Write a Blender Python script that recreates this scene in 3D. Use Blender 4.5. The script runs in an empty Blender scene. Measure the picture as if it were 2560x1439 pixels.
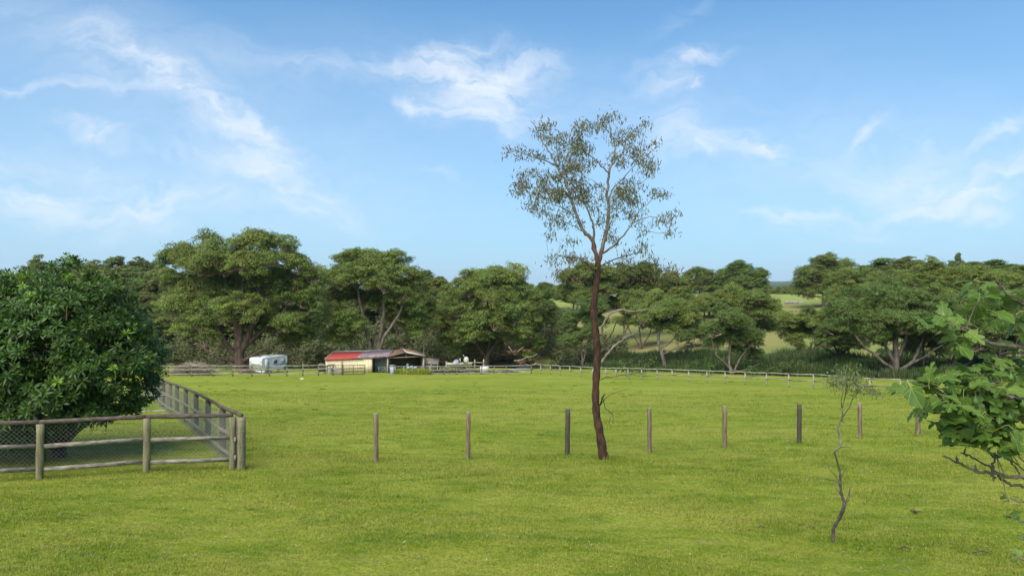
import bpy, math, random
import numpy as np
from mathutils import Vector

rng = np.random.default_rng(7)
random.seed(7)
scene = bpy.context.scene
COL = scene.collection
R = math.radians

# ------------------------------------------------------------------ camera
F = 2560 * 24.0 / 36.0            # focal length in photograph pixels
CAMZ = 3.15
cam_data = bpy.data.cameras.new('camera')
cam = bpy.data.objects.new('camera', cam_data)
COL.objects.link(cam)
cam.location = (0, 0, CAMZ)
cam.rotation_euler = (R(90), 0, 0)
cam_data.lens = 24.0
cam_data.sensor_width = 36.0
cam_data.clip_start = 0.1
cam_data.clip_end = 12000
scene.camera = cam

# ------------------------------------------------------------------ light
SUN_EL, SUN_AZ = R(50), R(205)     # azimuth clockwise from +Y (view direction): behind the camera, to the left
sun_data = bpy.data.lights.new('sun', 'SUN')
sun_data.energy = 4.6
sun_data.angle = R(60)
sun_data.color = (1.0, 0.93, 0.76)
sun = bpy.data.objects.new('sun', sun_data)
COL.objects.link(sun)
sd = Vector((math.sin(SUN_AZ) * math.cos(SUN_EL), math.cos(SUN_AZ) * math.cos(SUN_EL), math.sin(SUN_EL)))
sun.rotation_euler = sd.to_track_quat('Z', 'Y').to_euler()

scene.view_settings.view_transform = 'Standard'
scene.view_settings.look = 'None'
scene.view_settings.exposure = 0.5
scene.view_settings.gamma = 1.0
scene.view_settings.use_curve_mapping = False
try:
    scene.cycles.max_bounces = 6
    scene.cycles.diffuse_bounces = 4
    scene.cycles.transmission_bounces = 4
    scene.cycles.transparent_max_bounces = 4
    scene.cycles.volume_bounces = 0
except Exception:
    pass

# ------------------------------------------------------------------ node helper
class NT:
    def __init__(self, tree):
        self.t = tree
        tree.nodes.clear()
    def n(self, kind, **kw):
        nd = self.t.nodes.new(kind)
        ins = kw.pop('ins', {})
        for k, v in kw.items():
            setattr(nd, k, v)
        for k, v in ins.items():
            if isinstance(v, bpy.types.NodeSocket):
                self.t.links.new(v, nd.inputs[k])
            else:
                nd.inputs[k].default_value = v
        return nd
    def link(self, a, b):
        self.t.links.new(a, b)
    def math(self, op, a, b=None, c=None, clamp=False):
        nd = self.t.nodes.new('ShaderNodeMath'); nd.operation = op; nd.use_clamp = clamp
        for i, v in enumerate((a, b, c)):
            if v is None: continue
            if isinstance(v, bpy.types.NodeSocket): self.t.links.new(v, nd.inputs[i])
            else: nd.inputs[i].default_value = v
        return nd.outputs[0]
    def mix(self, fac, a, b, blend='MIX'):
        nd = self.t.nodes.new('ShaderNodeMix'); nd.data_type = 'RGBA'; nd.blend_type = blend
        for s, v in ((nd.inputs[0], fac), (nd.inputs[6], a), (nd.inputs[7], b)):
            if isinstance(v, bpy.types.NodeSocket): self.t.links.new(v, s)
            else:
                s.default_value = v if not isinstance(v, tuple) else (v + (1,))[:4]
        return nd.outputs[2]
    def ramp(self, fac, lo, hi, to0=0.0, to1=1.0, smooth=True):
        nd = self.t.nodes.new('ShaderNodeMapRange')
        nd.interpolation_type = 'SMOOTHSTEP' if smooth else 'LINEAR'
        if isinstance(fac, bpy.types.NodeSocket): self.t.links.new(fac, nd.inputs[0])
        for i, v in enumerate((lo, hi, to0, to1)): nd.inputs[i + 1].default_value = v
        return nd.outputs[0]
    def noise(self, vec, scale, detail=4, rough=0.55, distort=0.0, out=0):
        nd = self.t.nodes.new('ShaderNodeTexNoise')
        if vec is not None: self.t.links.new(vec, nd.inputs['Vector'])
        nd.inputs['Scale'].default_value = scale
        nd.inputs['Detail'].default_value = detail
        nd.inputs['Roughness'].default_value = rough
        nd.inputs['Distortion'].default_value = distort
        return nd.outputs[out]
    def scalevec(self, vec, sx, sy, sz, rot=(0, 0, 0)):
        nd = self.t.nodes.new('ShaderNodeMapping'); nd.vector_type = 'POINT'
        self.t.links.new(vec, nd.inputs[0])
        nd.inputs['Scale'].default_value = (sx, sy, sz)
        nd.inputs['Rotation'].default_value = rot
        return nd.outputs[0]

# ------------------------------------------------------------------ sky
world = bpy.data.worlds.new('World')
scene.world = world
world.use_nodes = True
W = NT(world.node_tree)
sky = W.n('ShaderNodeTexSky', sky_type='NISHITA')
sky.sun_disc = False
sky.sun_elevation = SUN_EL
sky.sun_rotation = SUN_AZ
sky.altitude = 50
sky.air_density = 1.0
sky.dust_density = 1.2
sky.ozone_density = 2.2
tc = W.n('ShaderNodeTexCoord')
sep = W.n('ShaderNodeSeparateXYZ', ins={0: tc.outputs['Generated']})
az = W.math('ARCTAN2', sep.outputs[0], sep.outputs[1])
el = W.math('ARCSINE', sep.outputs[2])
comb = W.n('ShaderNodeCombineXYZ', ins={0: az, 1: el, 2: 0.0})
ae = comb.outputs[0]
# warp the cloud plane by noise so that the wisps curl
nw = W.n('ShaderNodeTexNoise', ins={'Vector': ae, 'Scale': 5.0, 'Detail': 5.0, 'Roughness': 0.6})
wv = W.n('ShaderNodeVectorMath', operation='SUBTRACT', ins={0: nw.outputs['Color'], 1: (0.5, 0.5, 0.5)})
wv2 = W.n('ShaderNodeVectorMath', operation='SCALE', ins={0: wv.outputs[0], 'Scale': 0.17})
wae = W.n('ShaderNodeVectorMath', operation='ADD', ins={0: ae, 1: wv2.outputs[0]}).outputs[0]
CLOUDS = [  # px, py, rx, ry, angle (down to the right), weight
    (1250, 225, 150, 95, 10, .85), (1130, 195, 200, 50, 8, .7), (850, 185, 300, 38, 3, .42), (1120, 130, 150, 34, -10, .75),
    (1330, 165, 110, 45, -12, .5), (1150, 300, 150, 45, 10, .5), (1020, 278, 70, 14, 3, .6), (1230, 330, 110, 40, 30, .4),
    (400, 205, 190, 56, 22, .75), (540, 285, 210, 32, 28, .58), (110, 210, 230, 14, -2, .6), (670, 335, 130, 26, 25, .7),
    (700, 440, 220, 52, 24, .85), (120, 455, 330, 70, 8, .75), (430, 485, 120, 26, 0, .5), (215, 328, 62, 22, 15, .85),
    (1690, 150, 150, 26, -8, .75), (1650, 220, 100, 30, 8, .5), (1718, 235, 30, 16, -30, .6), (1650, 350, 110, 70, 0, .5), (1790, 372, 140, 30, -6, .7),
    (1908, 365, 42, 28, 20, .7), (2165, 345, 70, 18, -42, .65), (2290, 440, 210, 60, 6, .55), (2510, 440, 160, 28, -6, .6),
    (2310, 500, 150, 18, -8, .7), (1980, 550, 105, 22, -4, 1.0), (2535, 325, 70, 20, -25, .8), (2465, 515, 60, 16, -10, .6), (2150, 560, 110, 12, -4, .4),
    (1090, 455, 60, 14, 5, .3), (1700, 20, 120, 20, -30, .3), (400, 380, 90, 16, 0, .3),
]
VEILS = [(1150, 240, 520, 150, 6, .30), (420, 260, 520, 170, 18, .34), (200, 70, 420, 90, 8, .28), (2350, 440, 500, 160, 0, .45), (1800, 320, 420, 200, 0, .3), (500, 480, 700, 130, 0, .4)]
def blob(src, px, py, rx, ry, ang, w):
    a = math.atan((px - 1280) / F)
    e = math.atan((719.5 - py) / F * math.cos(a))
    mp = W.n('ShaderNodeMapping', vector_type='TEXTURE', ins={0: src})
    mp.inputs['Location'].default_value = (a, e, 0)
    mp.inputs['Rotation'].default_value = (0, 0, -R(ang))
    mp.inputs['Scale'].default_value = (rx / F * 1.35, ry / F * 1.35, 1)
    g = W.n('ShaderNodeTexGradient', gradient_type='SPHERICAL', ins={0: mp.outputs[0]})
    return W.math('MULTIPLY', g.outputs['Fac'], w)
acc = None
for c in CLOUDS:
    b = blob(wae, *c)
    acc = b if acc is None else W.math('MAXIMUM', acc, b) if False else W.math('ADD', acc, b)
veil = None
for c in VEILS:
    b = blob(ae, *c)
    veil = b if veil is None else W.math('ADD', veil, b)
# fibrous texture
st = W.scalevec(wae, 9, 26, 1, (0, 0, R(14)))
fib = W.noise(st, 1.0, 7, 0.62, 0.6)
st2 = W.scalevec(wae, 22, 80, 1, (0, 0, R(10)))
fib2 = W.noise(st2, 1.0, 5, 0.6, 0.4)
fibm = W.math('ADD', W.math('MULTIPLY', fib, 0.72), W.math('MULTIPLY', fib2, 0.28))
ft = W.ramp(fibm, 0.30, 0.68)
dens = W.math('MULTIPLY', W.math('POWER', acc, 1.55), W.math('ADD', W.math('MULTIPLY', W.math('POWER', ft, 1.3), 1.25), 0.07))
dens = W.math('MULTIPLY', W.math('SUBTRACT', 1.0, W.math('EXPONENT', W.math('MULTIPLY', dens, -1.5))), 0.88)
vd = W.math('MULTIPLY', veil, W.math('ADD', W.math('MULTIPLY', ft, 0.35), 0.25))
vd = W.math('MINIMUM', vd, 0.4)
# faint cirrus everywhere else, so that the sky goes on outside the frame
big = W.noise(W.scalevec(tc.outputs['Generated'], 2.2, 2.2, 5.0), 1.0, 6, 0.6, 0.5)
far = W.math('MULTIPLY', W.ramp(big, 0.58, 0.85), 0.12)
tot = W.math('SUBTRACT', 1.0, W.math('MULTIPLY', W.math('MULTIPLY', W.math('SUBTRACT', 1.0, dens), W.math('SUBTRACT', 1.0, vd)), W.math('SUBTRACT', 1.0, far)), clamp=True)
# blend towards milky air low down
SKYGAIN = 1.0
skyc = W.mix(1.0, sky.outputs[0], (0.33, 1.22, 1.66), 'MULTIPLY')
grad = W.ramp(el, 0.0, 0.62, 1.0, 0.0, smooth=False)
low = W.math('MULTIPLY', W.math('POWER', grad, 1.3), 0.80)
skyc = W.mix(low, skyc, (5.6, 7.4, 9.4))
skyc = W.mix(tot, skyc, (8.9, 9.5, 10.2))
bg = W.n('ShaderNodeBackground', ins={'Color': skyc, 'Strength': 0.075})
wo = W.n('ShaderNodeOutputWorld', ins={'Surface': bg.outputs[0]})

# ------------------------------------------------------------------ terrain function (world z)
def sst(t):
    t = np.clip(t, 0, 1)
    return t * t * (3 - 2 * t)
CX = [-4000, -160, -100, -40, 0, 13, 24, 36, 60, 100, 200, 4000]
CY = [125, 118, 112, 112, 108, 101, 86, 74, 62, 50, 40, 40]
def ground(x, y):
    x = np.asarray(x, float); y = np.asarray(y, float)
    yc = np.interp(x, CX, CY)
    plane = -0.085 * np.minimum(y, yc)
    s = np.maximum(y - yc, 0)
    crest = -2.3 - 0 + CAMZ - 0.9 * np.sin(x * 0.013 + 1.1) * 0
    zc = -0.085 * yc
    L = np.clip(165 - 0.25 * x, 120, 190)
    up = zc + (crest - zc) * (0.45 * np.clip(s / L, 0, 1) + 0.55 * sst(s / L))
    down = np.maximum(-(np.maximum(s - L, 0)) * 0.045, -45)
    z = np.where(s > 0, up + down, plane)
    # shallow creek bed along the line
    z = z - 0.9 * np.exp(-((y - yc) / 5.0) ** 2)
    near = np.clip(1 - (np.abs(y) / 260), 0, 1)
    z = z + near * (0.05 * np.sin(x * 0.31 + y * 0.17) + 0.04 * np.sin(x * 0.11 - y * 0.43 + 2) + 0.02 * np.sin(x * 0.9 + 1.3 * y))
    z = z + 0.5 * np.clip(s / 60, 0, 1) * np.sin(x * 0.045 + y * 0.02)
    return z
def gz(x, y):
    return float(ground(x, y))
def P(px, py, d):
    """world point seen at photograph pixel (px, py) at distance d along the view"""
    return np.array([(px - 1280) / F * d, d, CAMZ + (719.5 - py) / F * d])
def X(px, d):
    return (px - 1280) / F * d

# ------------------------------------------------------------------ mesh helpers
class MB:
    def __init__(self):
        self.V = []; self.F = []; self.n = 0; self.A = []
    def add(self, V, Fa, a=None):
        V = np.asarray(V, float).reshape(-1, 3); Fa = np.asarray(Fa, int)
        self.V.append(V); self.F.append(Fa + self.n); self.n += len(V)
        self.A.append(np.full(len(Fa), 0.5) if a is None else np.asarray(a, float))
        return self
    def box(self, c, s, rz=0.0, rx=0.0, ry=0.0):
        c = np.array(c, float); h = np.array(s, float) / 2
        v = np.array([[i, j, k] for i in (-1, 1) for j in (-1, 1) for k in (-1, 1)], float) * h
        ca, sa = math.cos(rx), math.sin(rx)
        v = v @ np.array([[1, 0, 0], [0, ca, -sa], [0, sa, ca]]).T
        ca, sa = math.cos(ry), math.sin(ry)
        v = v @ np.array([[ca, 0, sa], [0, 1, 0], [-sa, 0, ca]]).T
        ca, sa = math.cos(rz), math.sin(rz)
        v = v @ np.array([[ca, -sa, 0], [sa, ca, 0], [0, 0, 1]]).T
        return self.add(v + c, [[0, 1, 3, 2], [4, 6, 7, 5], [0, 4, 5, 1], [2, 3, 7, 6], [0, 2, 6, 4], [1, 5, 7, 3]])
    def beam(self, p0, p1, w, h):
        """rectangular beam from p0 to p1, w sideways, h up"""
        p0 = np.array(p0, float); p1 = np.array(p1, float)
        t = p1 - p0; t /= np.linalg.norm(t) + 1e-9
        up = np.array([0, 0, 1.0]) if abs(t[2]) < 0.9 else np.array([0, 1.0, 0])
        s = np.cross(t, up); s /= np.linalg.norm(s); u = np.cross(s, t)
        v = []
        for p in (p0, p1):
            for a, b in ((-1, -1), (1, -1), (1, 1), (-1, 1)):
                v.append(p + s * a * w / 2 + u * b * h / 2)
        return self.add(v, [[0, 1, 5, 4], [1, 2, 6, 5], [2, 3, 7, 6], [3, 0, 4, 7], [3, 2, 1, 0], [4, 5, 6, 7]])
    def tube(self, pts, rad, sides=6, cap=True, wob=0.0):
        pts = np.asarray(pts, float); n = len(pts)
        rad = np.full(n, rad) if np.isscalar(rad) else np.asarray(rad, float)
        t = np.gradient(pts, axis=0); t /= np.linalg.norm(t, axis=1, keepdims=True) + 1e-9
        m = t.mean(0); m /= np.linalg.norm(m) + 1e-9
        ref = np.array([0, 0, 1.0]) if abs(m[2]) < 0.7 else np.array([0.6, 0.8, 0.0])
        a = np.cross(t, ref); a /= np.linalg.norm(a, axis=1, keepdims=True) + 1e-9
        b = np.cross(t, a)
        th = np.arange(sides) * 2 * math.pi / sides
        r = rad[:, None] * (1 + (wob * (rng.random((n, sides)) - .5) if wob else 0))
        V = pts[:, None, :] + r[..., None] * (np.cos(th)[None, :, None] * a[:, None, :] + np.sin(th)[None, :, None] * b[:, None, :])
        i = np.arange(n - 1)[:, None] * sides; j = np.arange(sides)[None, :]; j2 = (j + 1) % sides
        Fq = np.stack([i + j, i + j2, i + sides + j2, i + sides + j], -1).reshape(-1, 4)
        base = self.n
        self.add(V.reshape(-1, 3), Fq)
        if cap:
            for ring, cc, flip in ((0, pts[0], True), (n - 1, pts[-1], False)):
                ci = self.n
                tri = [[base + ring * sides + k, base + ring * sides + (k + 1) % sides, ci] for k in range(sides)]
                if flip: tri = [[q[1], q[0], q[2]] for q in tri]
                self.V.append(cc[None]); self.n += 1
                self.F.append(np.array(tri)); self.A.append(np.full(sides, .5))
        return self
    def ellipsoid(self, c, r, seg=10, rings=7):
        c = np.array(c, float); r = np.array([r] * 3 if np.isscalar(r) else r, float)
        V = []; 
        for i in range(rings + 1):
            ph = math.pi * i / rings
            for j in range(seg):
                th = 2 * math.pi * j / seg
                V.append(c + r * [math.sin(ph) * math.cos(th), math.sin(ph) * math.sin(th), math.cos(ph)])
        Fq = [[i * seg + j, (i + 1) * seg + j, (i + 1) * seg + (j + 1) % seg, i * seg + (j + 1) % seg] for i in range(rings) for j in range(seg)]
        return self.add(V, Fq)
    def build(self, name, mat, parent=None, smooth=False, local=False):
        me = bpy.data.meshes.new(name)
        if self.n:
            V = np.concatenate(self.V)
            if parent is not None and not local:
                V = V - np.array(parent.location)
            loops = np.concatenate([f.reshape(-1) for f in self.F])
            tot = np.concatenate([np.full(len(f), f.shape[1]) for f in self.F])
            att = np.concatenate(self.A)
            me.vertices.add(len(V)); me.vertices.foreach_set('co', V.astype(np.float32).reshape(-1))
            me.loops.add(len(loops)); me.loops.foreach_set('vertex_index', loops.astype(np.int32))
            start = np.concatenate([[0], np.cumsum(tot)[:-1]])
            me.polygons.add(len(tot)); me.polygons.foreach_set('loop_start', start.astype(np.int32))
            try: me.polygons.foreach_set('loop_total', tot.astype(np.int32))
            except Exception: pass
            me.update(calc_edges=True)
            if smooth: me.polygons.foreach_set('use_smooth', np.ones(len(tot), bool))
            at = me.attributes.new('tint', 'FLOAT', 'FACE'); at.data.foreach_set('value', att.astype(np.float32))
            me.validate()
        for m in (mat if isinstance(mat, (list, tuple)) else [mat]):
            me.materials.append(m)
        o = bpy.data.objects.new(name, me)
        COL.objects.link(o)
        if parent is not None: o.parent = parent
        return o

def tag(o, label=None, cat=None, group=None, kind=None):
    if label: o['label'] = label
    if cat: o['category'] = cat
    if group: o['group'] = group
    if kind: o['kind'] = kind
    return o
def thing(name, label, cat, loc, group=None):
    o = bpy.data.objects.new(name, None)
    o.empty_display_size = 0.3
    COL.objects.link(o); o.location = [float(v) for v in loc]
    return tag(o, label, cat, group)
def copy_tree(src, loc, rz=0, sc=1.0, label=None, group=None, cat=None):
    r = src.copy(); COL.objects.link(r); r.location = loc; r.rotation_euler = (0, 0, rz)
    r.scale = (sc, sc, sc) if np.isscalar(sc) else sc
    if label: r['label'] = label
    if group: r['group'] = group
    if cat: r['category'] = cat
    for ch in list(src.children):
        c = ch.copy(); COL.objects.link(c); c.parent = r
        for g in ch.children:
            d = g.copy(); COL.objects.link(d); d.parent = c
    return r

# ------------------------------------------------------------------ materials
def mat_base(name):
    m = bpy.data.materials.new(name); m.use_nodes = True
    return m, NT(m.node_tree)
def simple(name, col, rough=0.7, col2=None, scale=6.0, metal=0.0, bump=0.0, stretch=(1, 1, 1), spec=0.3, bscale=None, detail=6):
    m, N = mat_base(name)
    tcx = N.n('ShaderNodeTexCoord')
    v = N.scalevec(tcx.outputs['Object'], *stretch)
    nz = N.noise(v, scale, detail, 0.62, 0.3)
    c = N.mix(N.ramp(nz, 0.32, 0.68), tuple(col), tuple(col2 if col2 else col))
    pb = N.n('ShaderNodeBsdfPrincipled', ins={'Base Color': c, 'Roughness': rough, 'Metallic': metal})
    pb.inputs['Specular IOR Level'].default_value = spec
    if bump:
        n2 = N.noise(v, bscale or scale * 3, 6, 0.65)
        bp = N.n('ShaderNodeBump', ins={'Height': n2, 'Strength': bump, 'Distance': 0.05})
        N.link(bp.outputs[0], pb.inputs['Normal'])
    N.n('ShaderNodeOutputMaterial', ins={0: pb.outputs[0]})
    return m
def foliage(name, c1, c2, c3=None, trans=0.38, rough=0.5, nscale=0.5, spec=0.3, objvar=0.25):
    m, N = mat_base(name)
    at = N.n('ShaderNodeAttribute', attribute_name='tint')
    c = N.mix(at.outputs['Fac'], tuple(c1), tuple(c2))
    geo = N.n('ShaderNodeNewGeometry')
    nz = N.noise(geo.outputs['Position'], nscale, 3, 0.6)
    if c3: c = N.mix(N.math('MULTIPLY', N.ramp(nz, 0.42, 0.72), 0.6), c, tuple(c3))
    oi = N.n('ShaderNodeObjectInfo')
    hv = N.n('ShaderNodeHueSaturation', ins={'Color': c, 'Hue': N.ramp(oi.outputs['Random'], 0, 1, 0.5 - 0.035 * objvar * 2, 0.5 + 0.03 * objvar * 2, False),
             'Value': N.ramp(oi.outputs['Random'], 0, 1, 1 - objvar, 1 + objvar, False)})
    pb = N.n('ShaderNodeBsdfPrincipled', ins={'Base Color': hv.outputs[0], 'Roughness': rough})
    pb.inputs['Specular IOR Level'].default_value = spec
    tr = N.n('ShaderNodeBsdfTranslucent', ins={'Color': hv.outputs[0]})
    mx = N.n('ShaderNodeMixShader', ins={0: trans, 1: pb.outputs[0], 2: tr.outputs[0]})
    N.n('ShaderNodeOutputMaterial', ins={0: mx.outputs[0]})
    return m

def grass_colour(N, pos):
    """shared colour of the pasture: patches of green, yellow and straw"""
    a = N.noise(N.scalevec(pos, 0.12, 0.22, 0.1), 1.0, 5, 0.6, 0.4)
    b = N.noise(N.scalevec(pos, 0.9, 1.6, 0.5), 1.0, 5, 0.65, 0.6)
    c = N.noise(N.scalevec(pos, 5.0, 9.0, 3.0), 1.0, 4, 0.7)
    green = N.mix(N.ramp(b, 0.3, 0.7), (0.135, 0.195, 0.010), (0.250, 0.285, 0.026))
    yel = N.mix(N.ramp(c, 0.3, 0.7), (0.345, 0.335, 0.062), (0.245, 0.275, 0.030))
    f = N.math('ADD', N.math('MULTIPLY', a, 0.6), N.math('MULTIPLY', b, 0.4))
    col = N.mix(N.ramp(f, 0.38, 0.64), green, yel)
    d = N.noise(N.scalevec(pos, 1.7, 4.5, 1), 1.0, 6, 0.7, 1.0)
    col = N.mix(N.math('MULTIPLY', N.ramp(d, 0.53, 0.72), 0.6), col, (0.37, 0.29, 0.135))
    g_ = N.noise(N.scalevec(pos, 3.1, 6.5, 1), 1.0, 5, 0.7, 1.4)
    col = N.mix(N.math('MULTIPLY', N.ramp(g_, 0.60, 0.72), 0.55), col, (0.14, 0.098, 0.045))
    e = N.noise(N.scalevec(pos, 0.55, 1.2, 1), 1.0, 4, 0.6, 0.5)
    col = N.mix(N.math('MULTIPLY', N.ramp(e, 0.54, 0.72), 0.5), col, (0.090, 0.158, 0.014))
    return col

# ground sheet
m_ground, N = mat_base('pasture')
geo = N.n('ShaderNodeNewGeometry'); pos = geo.outputs['Position']
pcol = grass_colour(N, pos)
fine = N.noise(N.scalevec(pos, 14, 30, 10), 1.0, 4, 0.7)
pcol = N.mix(N.math('MULTIPLY', N.ramp(fine, 0.42, 0.66), 0.7), pcol, (0.062, 0.092, 0.010))
at = N.n('ShaderNodeAttribute', attribute_name='zone')      # 0 paddock, 1 far side of the creek
h1 = N.noise(N.scalevec(pos, 0.035, 0.05, 0.05), 1.0, 5, 0.65, 0.5)
h2 = N.noise(N.scalevec(pos, 0.4, 0.9, 0.5), 1.0, 6, 0.7, 0.5)
hill = N.mix(N.ramp(h1, 0.38, 0.62), (0.19, 0.212, 0.058), (0.235, 0.200, 0.080))
hill = N.mix(N.math('MULTIPLY', N.ramp(h2, 0.48, 0.72), 0.6), hill, (0.14, 0.14, 0.055))
attop = N.n('ShaderNodeAttribute', attribute_name='crest')
hill = N.mix(attop.outputs['Fac'], hill, N.mix(N.ramp(h2, 0.35, 0.7), (0.24, 0.285, 0.072), (0.19, 0.215, 0.058)))
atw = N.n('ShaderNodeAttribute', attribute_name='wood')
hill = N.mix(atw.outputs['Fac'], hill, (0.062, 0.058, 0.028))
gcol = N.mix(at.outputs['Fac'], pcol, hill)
pb = N.n('ShaderNodeBsdfPrincipled', ins={'Base Color': gcol, 'Roughness': 0.9})
pb.inputs['Specular IOR Level'].default_value = 0.1
bn = N.noise(N.scalevec(pos, 9, 16, 9), 1.0, 6, 0.75)
bp = N.n('ShaderNodeBump', ins={'Height': bn, 'Strength': 0.55, 'Distance': 0.08})
N.link(bp.outputs[0], pb.inputs['Normal'])
N.n('ShaderNodeOutputMaterial', ins={0: pb.outputs[0]})

# grass blades
m_blade, N = mat_base('grass_blades')
geo = N.n('ShaderNodeNewGeometry'); pos = geo.outputs['Position']
bcol = grass_colour(N, pos)
at = N.n('ShaderNodeAttribute', attribute_name='tint')
bcol = N.mix(N.ramp(at.outputs['Fac'], 0.0, 0.45, 0.6, 0.0), bcol, (0.060, 0.125, 0.005))
bcol = N.mix(N.ramp(at.outputs['Fac'], 0.82, 1.0, 0.0, 0.8), bcol, (0.42, 0.36, 0.14))
pb = N.n('ShaderNodeBsdfPrincipled', ins={'Base Color': bcol, 'Roughness': 0.6})
pb.inputs['Specular IOR Level'].default_value = 0.2
tr = N.n('ShaderNodeBsdfTranslucent', ins={'Color': bcol})
mx = N.n('ShaderNodeMixShader', ins={0: 0.3, 1: pb.outputs[0], 2: tr.outputs[0]})
N.n('ShaderNodeOutputMaterial', ins={0: mx.outputs[0]})

m_bark_red = simple('gum_bark_red', (0.095, 0.040, 0.024), 0.9, (0.024, 0.014, 0.011), 4, bump=0.8, stretch=(3, 3, 1), bscale=10)
m_bark_pale, N = mat_base('gum_bark_pale')
geo = N.n('ShaderNodeNewGeometry'); sz_ = N.n('ShaderNodeSeparateXYZ', ins={0: geo.outputs['Position']})
nb = N.noise(N.scalevec(geo.outputs['Position'], 9, 9, 2.5), 1.0, 6, .65)
pale_ = N.mix(N.ramp(nb, .35, .65), (0.125, 0.098, 0.080), (0.235, 0.200, 0.165))
hgt_ = N.math('ADD', sz_.outputs[2], N.math('MULTIPLY', N.math('SUBTRACT', nb, .5), 2.6))
pale_ = N.mix(N.ramp(hgt_, 3.9, 5.1), (0.10, 0.042, 0.024), pale_)
pb = N.n('ShaderNodeBsdfPrincipled', ins={'Base Color': pale_, 'Roughness': .8})
N.n('ShaderNodeOutputMaterial', ins={0: pb.outputs[0]})
m_limb = simple('gum_side_limb', (0.24, 0.20, 0.17), 0.8, (0.13, 0.10, 0.082), 3, stretch=(2, 2, 2))
m_bark_mid = simple('tree_bark_brown', (0.165, 0.10, 0.072), 0.85, (0.060, 0.042, 0.034), 2.2, bump=0.5, stretch=(2, 2, .6))
m_bark_grey = simple('tree_bark_grey', (0.24, 0.185, 0.145), 0.85, (0.085, 0.065, 0.052), 2.0, bump=0.4, stretch=(2, 2, .6))
m_bark_dark = simple('tree_bark_dark', (0.06, 0.042, 0.034), 0.85, (0.028, 0.022, 0.019), 2.0, bump=0.4, stretch=(2, 2, .6))
m_baretwig = simple('bare_pinkish_branch', (0.34, 0.25, 0.19), 0.8, (0.20, 0.14, 0.105), 2)
m_twig_dark = simple('twig_bark', (0.045, 0.033, 0.027), 0.85, (0.11, 0.085, 0.068), 9, bump=0.4)
m_fol_big = foliage('gum_foliage', (0.115, 0.158, 0.034), (0.220, 0.278, 0.060), (0.250, 0.262, 0.052), nscale=0.25, objvar=0.14)
m_fol_blue = foliage('bluish_foliage', (0.084, 0.130, 0.032), (0.165, 0.232, 0.056), (0.170, 0.212, 0.046), nscale=0.25, objvar=0.12)
m_fol_far = foliage('distant_foliage', (0.108, 0.145, 0.036), (0.200, 0.245, 0.060), (0.230, 0.235, 0.054), nscale=0.12, objvar=0.22)
m_fol_yel = foliage('yellowish_distant_foliage', (0.125, 0.145, 0.030), (0.215, 0.235, 0.050), (0.26, 0.225, 0.05), nscale=0.15, objvar=0.2)
m_scrub = foliage('scrub_foliage', (0.092, 0.110, 0.038), (0.18, 0.195, 0.070), (0.20, 0.160, 0.085), nscale=0.22, objvar=0.1)
m_gumleaf = foliage('gum_leaf', (0.085, 0.080, 0.024), (0.180, 0.165, 0.066), (0.14, 0.110, 0.035), nscale=1.0, trans=0.3, objvar=0.0, spec=0.4)
m_gloss = foliage('glossy_leaf', (0.026, 0.060, 0.006), (0.062, 0.122, 0.012), None, nscale=1.0, trans=0.2, rough=0.42, spec=0.32, objvar=0.1)
m_gloss_lit = foliage('lit_glossy_leaf', (0.110, 0.19, 0.014), (0.19, 0.30, 0.025), None, nscale=1.0, trans=0.25, rough=0.42, spec=0.32, objvar=0.12)  # brighter copy of the glossy leaf; sunlit crown tips put into the colour
m_reed = foliage('reed_blades', (0.030, 0.062, 0.014), (0.070, 0.115, 0.028), (0.11, 0.10, 0.045), nscale=0.25, trans=0.2, objvar=0.0)
m_dryleaf = foliage('dead_leaves', (0.15, 0.075, 0.045), (0.24, 0.135, 0.085), None, objvar=0.0)
m_post = simple('weathered_post', (0.26, 0.185, 0.115), 0.85, (0.105, 0.072, 0.050), 4, bump=0.6, stretch=(6, 6, .7), bscale=9)
m_post_green = simple('treated_pine_post', (0.23, 0.205, 0.115), 0.85, (0.125, 0.105, 0.068), 4, bump=0.5, stretch=(5, 5, .6), bscale=9)
m_post_dark = simple('dark_weathered_post', (0.085, 0.067, 0.052), 0.85, (0.05, 0.04, 0.034), 4, bump=0.6, stretch=(6, 6, .7), bscale=9)
m_cut = simple('sawn_post_top', (0.36, 0.30, 0.23), 0.85, (0.24, 0.2, 0.15), 12)
m_rail = simple('weathered_rail', (0.30, 0.265, 0.215), 0.85, (0.115, 0.092, 0.075), 3, bump=0.6, stretch=(1.2, 5, 6), bscale=7)
m_rail_dark = simple('dark_round_rail', (0.135, 0.10, 0.085), 0.85, (0.055, 0.042, 0.036), 3, bump=0.6, stretch=(1.5, 3, 6), bscale=7)
m_rail_lichen = simple('lichened_rail', (0.30, 0.27, 0.15), 0.9, (0.12, 0.092, 0.08), 7, bump=0.7, bscale=14)
m_rail_far = simple('far_grey_rail', (0.36, 0.33, 0.275), 0.85, (0.20, 0.17, 0.13), 2.5, stretch=(1, 1, 6))
m_rail_far_dark = simple('far_dark_rail', (0.13, 0.10, 0.075), 0.85, (0.28, 0.245, 0.20), 0.9)
m_wire = simple('galvanised_wire', (0.34, 0.33, 0.30), 0.5, (0.24, 0.23, 0.21), 8, metal=0.1)
m_galv = simple('galvanised_steel', (0.36, 0.38, 0.40), 0.5, (0.22, 0.23, 0.25), 3, metal=0.3)
m_tan = simple('cream_cladding', (0.68, 0.55, 0.35), 0.6, (0.54, 0.43, 0.27), 1.6)
m_tan_shade = simple('shaded_cladding', (0.30, 0.225, 0.13), 0.8, (0.20, 0.15, 0.09), 1.5)  # cream cladding darkened, the shade inside the open shed put into its colour
m_red = simple('faded_red_roof', (0.42, 0.050, 0.042), 0.7, (0.24, 0.045, 0.035), 2.6, stretch=(1.6, .6, 1))
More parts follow.
